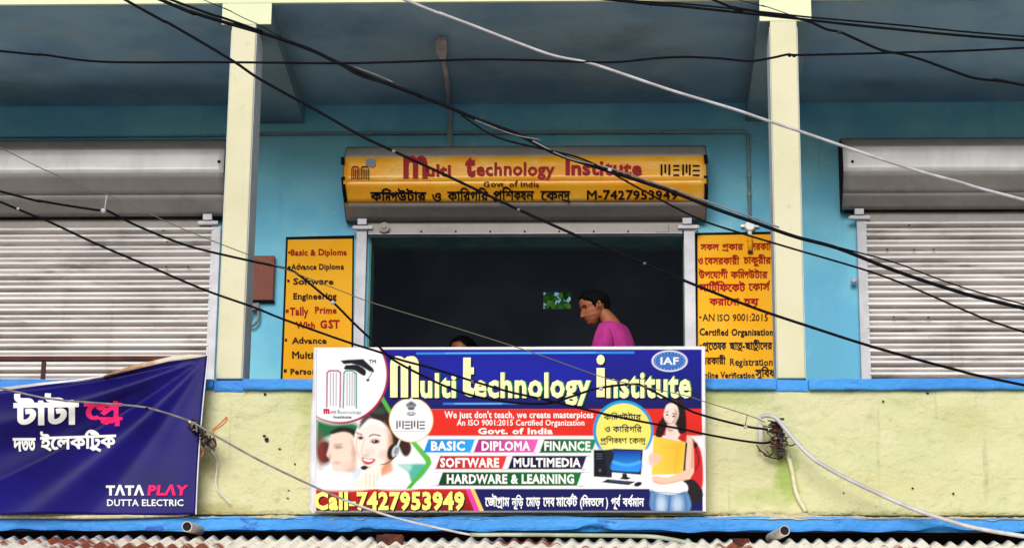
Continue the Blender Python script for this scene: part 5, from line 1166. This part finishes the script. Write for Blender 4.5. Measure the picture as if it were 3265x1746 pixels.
def person(name, label, Mx, hs, joints, shirt_m, tro_m, shirt_r=1.0, dim=None, extra_eye=True):
    """Mx: head matrix; joints: skeleton dict in world space"""
    root = empty(name, joints['foot_l'], label, 'person')
    v, f, cc, hair, hf = HM
    V = [Mx @ (Vector(p)*hs) for p in v]
    me = bpy.data.meshes.new('head'); me.from_pydata([tuple(p) for p in V], [], f); me.update()
    ca = me.color_attributes.new('Col', 'FLOAT_COLOR', 'POINT'); ca.data.foreach_set('color', np.array([[*c, 1] for c in cc], np.float32).ravel())
    finish('head', me, M['skin'], root, smooth=True)
    o = mesh('hair', [Mx @ (Vector(p)*hs) for p in hair], hf, M['hair'], root, smooth=True); m_ = o.modifiers.new('s', 'SOLIDIFY'); m_.thickness = .012; m_.offset = -1
    for sd in (-1, 1):
        # ear: curved rim and hollow
        c = Vector((-.03, .305*sd, .47)); rim = []
        for k in range(13):
            a = R(-60)+R(300)*k/12; rim.append(Mx @ ((c+Vector((-.045*math.cos(a)-.02*math.sin(a)-.01, sd*(.035+.02*math.cos(a)), .105*math.sin(a))))*hs))
        mb = MB().tube(rim, [hs*(.020+.012*math.sin(math.pi*k/12)) for k in range(13)], 8)
        mb.lathe(Mx @ ((c+Vector((0, 0, 0)))*hs), (Mx.to_3x3() @ Vector((-.15, sd, 0))), [(0, .055*hs), (.02*hs, .05*hs), (.028*hs, .02*hs)], 12)
        mb.build('ear', M['skin_plain'], root, smooth=True)
        e = Mx @ (Vector((.285, .125*sd, .488))*hs)
        MB().lathe(e-(Mx.to_3x3() @ Vector((.02*hs, 0, 0))), Mx.to_3x3() @ Vector((1, .35*sd, -.2)), [(0, .045*hs), (.02*hs, .042*hs), (.032*hs, .028*hs), (.038*hs, .01*hs)], 12).build('eye', M['eye_dark'], root, smooth=True)
        bp = [Mx @ (Vector((x, y*sd, z))*hs) for x, y, z in ((.378, .05, .553), (.368, .10, .572), (.335, .17, .568), (.285, .215, .55))]
        MB().tube(spline(bp, 3), [hs*.016]*9+[hs*.006], 6).build('eyebrow', M['hair'], root)
    J = joints
    def skin(nm, ch, material, sub=2):
        vs_ = []; es = []; rad = []; idx = {}
        for chain in ch:
            prev = None
            for key, pos, r in chain:
                if key not in idx: idx[key] = len(vs_); vs_.append(Vector(pos)-root.location); rad.append(r)
                if prev is not None: es.append((prev, idx[key]))
                prev = idx[key]
        me = bpy.data.meshes.new(nm); me.from_pydata([tuple(q) for q in vs_], es, []); me.update(); me.materials.append(material)
        o = bpy.data.objects.new(nm, me); col.objects.link(o); o.parent = root
        sk = o.modifiers.new('skin', 'SKIN'); sk.use_smooth_shade = True
        for i_, d in enumerate(me.skin_vertices[0].data):
            r = rad[i_]; d.radius = (r if hasattr(r, '__len__') else (r, r)); d.use_root = (i_ == 0)
        sb = o.modifiers.new('sub', 'SUBSURF'); sb.levels = sub; sb.render_levels = sub
        return o
    ch = [[('pelvis', J['pelvis'], .12), ('waist', J['waist'], .105), ('chest', J['chest'], .12), ('neckb', J['neckb'], .056), ('neck', J['neck'], .045), ('skull', J['skull'], .046)]]
    for s_ in ('l', 'r'):
        ch.append([('chest', J['chest'], .12), ('sh'+s_, J['sh_'+s_], .055), ('el'+s_, J['el_'+s_], .042), ('wr'+s_, J['wr_'+s_], .027), ('pm'+s_, J['pm_'+s_], .032)])
        d = (Vector(J['pm_'+s_])-Vector(J['wr_'+s_])).normalized(); sdv = Vector((0, 1, 0)) if abs(d.y) < .8 else Vector((1, 0, 0)); sdv = (sdv-d*sdv.dot(d)).normalized(); nn = d.cross(sdv)
        for k in range(4):
            b0 = Vector(J['pm_'+s_])+sdv*(k-1.5)*.021+d*.02; Lf = (.062, .072, .078, .068)[k]
            ch.append([('pm'+s_, J['pm_'+s_], .032), ('f%d0' % k+s_, b0+d*.02, .0095), ('f%d1' % k+s_, b0+d*(.02+Lf*.55)+nn*.008, .0085), ('f%d2' % k+s_, b0+d*(.02+Lf)+nn*.022, .007)])
        ch.append([('pm'+s_, J['pm_'+s_], .032), ('t0'+s_, Vector(J['pm_'+s_])-sdv*.04-d*.005, .011), ('t1'+s_, Vector(J['pm_'+s_])-sdv*.055+d*.035, .009)])
        ch.append([('pelvis', J['pelvis'], .12), ('hip'+s_, J['hip_'+s_], .09), ('kn'+s_, J['kn_'+s_], .06), ('an'+s_, J['an_'+s_], .042), ('toe'+s_, J['toe_'+s_], .035)])
    skin('body', ch, M['skin_plain'])
    k = shirt_r
    ch = [[('pelvis', J['pelvis'], .15*k), ('waist', J['waist'], .135*k), ('chest', J['chest'], .145*k), ('neckb', J['neckb'], .082*k)]]
    for s_ in ('l', 'r'): ch.append([('chest', J['chest'], .145*k), ('sh'+s_, J['sh_'+s_], .082*k), ('sl'+s_, Vector(J['sh_'+s_]).lerp(Vector(J['el_'+s_]), .72), .068*k)])
    skin('shirt', ch, shirt_m)
    ch = [[('pelvis', Vector(J['pelvis'])+Vector((0, 0, -.01)), .135)]]
    for s_ in ('l', 'r'): ch.append([('pelvis', J['pelvis'], .135), ('hip'+s_, J['hip_'+s_], .105), ('kn'+s_, J['kn_'+s_], .075), ('an'+s_, Vector(J['an_'+s_]), .06)])
    skin('trousers', ch, tro_m)
    return root
def skeleton(Y, P, fz, spread, face=-1):
    """P: frame points for neck etc. on the mid plane Y; spread: half shoulder vector"""
    J = {}
    for k_, (px, py) in P.items(): J[k_] = at(px, py, Y)
    sp = Vector(spread)
    pel = J['pelvis']
    for s_, g in (('l', -1), ('r', 1)):
        J['sh_'+s_] = J['shoulder']+sp*g; J['el_'+s_] = J['shoulder']+sp*g*1.15+Vector((face*.02-g*.05*face, 0, -.30)); J['wr_'+s_] = J['el_'+s_]+Vector((face*.14, 0, -.20)); J['pm_'+s_] = J['wr_'+s_]+Vector((face*.04, 0, -.07))
        J['hip_'+s_] = pel+sp*g*.5+Vector((0, 0, -.06)); J['kn_'+s_] = Vector((pel.x+face*.05*(1+g), 0, fz+.46))+Vector((0, (pel+sp*g*.5).y, 0))
        J['an_'+s_] = Vector((pel.x-face*.08*g, (pel+sp*g*.5).y, fz+.07)); J['toe_'+s_] = J['an_'+s_]+Vector((face*.17, 0, -.035)); J['foot_'+s_] = J['an_'+s_]+Vector((0, 0, -.07))
    return J
YM = 1.38
J = skeleton(YM, dict(skull=(1902, 975), neck=(1928, 1003), neckb=(1952, 1030), chest=(1968, 1105), shoulder=(1958, 1082), waist=(1985, 1200), pelvis=(1992, 1290)), floor_z, (.05, .155, 0))
def head_matrix(chin_px, crown_px, Y, yaw_deg, size):
    a = at(*chin_px, Y); b_ = at(*crown_px, Y); up = (b_-a).normalized()
    fw = Matrix.Rotation(R(yaw_deg), 3, 'Z') @ Vector((-1, 0, 0)); fw = (fw-up*fw.dot(up)).normalized(); lf = up.cross(fw)
    return Matrix(((fw.x, lf.x, up.x, a.x), (fw.y, lf.y, up.y, a.y), (fw.z, lf.z, up.z, a.z), (0, 0, 0, 1)))
Mx = head_matrix((1908, 1033), (1875, 914), YM, 16, 1)
person('person', 'man in a magenta T-shirt standing in the doorway looking down to the left', Mx, .225, J, M['shirt'], M['trousers'])
Y2 = 2.65
J = skeleton(Y2, dict(skull=(1476, 1154), neck=(1478, 1184), neckb=(1480, 1206), chest=(1482, 1250), shoulder=(1482, 1225), waist=(1484, 1340), pelvis=(1486, 1430)), floor_z, (.17, .03, 0))
Mx = head_matrix((1476, 1182), (1475, 1064), Y2, 60, 1)
person('person', 'dark haired person barely visible in the dark room behind the signboard', Mx, .24, J, M['shirt_dark'], M['trousers'])

# ------------------------------------------------------------------ greenery behind the building, seen through the ventilator
tree = empty('tree', (wx0+.6, RY+3.0, 0), 'leafy green tree seen through the small opening at the back of the dark room', 'tree')
c0 = at(1776, 950, RY+2.6)
MB().tube([(wx0+.6, RY+3.6, 0), (wx0+.9, RY+3.65, 3), (c0.x+.9, RY+3.6, c0.z-.8), (c0.x+.7, RY+3.6, c0.z+.5)], [.22, .18, .12, .05], 10).build('trunk', M['bark'], tree, smooth=True)
rnd = random.Random(11); v = []; f = []
for k in range(9000):
    u = Vector((rnd.gauss(0, 1), rnd.gauss(0, 1), rnd.gauss(0, 1))).normalized()*rnd.uniform(.3, 1)**.5
    p = Vector((c0.x+u.x*2.2, RY+3.1+u.y*1.5, c0.z+.3+u.z*1.8)); L_ = rnd.uniform(.07, .17); d = Vector((rnd.gauss(0, 1), rnd.gauss(0, .6), rnd.gauss(-.3, .6))).normalized(); w = d.cross(Vector((rnd.gauss(0, .4), 1, rnd.gauss(0, .4)))).normalized()*L_*.3
    n = len(v); v += [p, p+d*L_*.5+w, p+d*L_, p+d*L_*.5-w]; f.append((n, n+1, n+2, n+3))
o = mesh('crown', v, f, M['leaf'], tree); o['kind'] = 'stuff'

bpy.data.objects.remove(fo); bpy.data.curves.remove(fc)
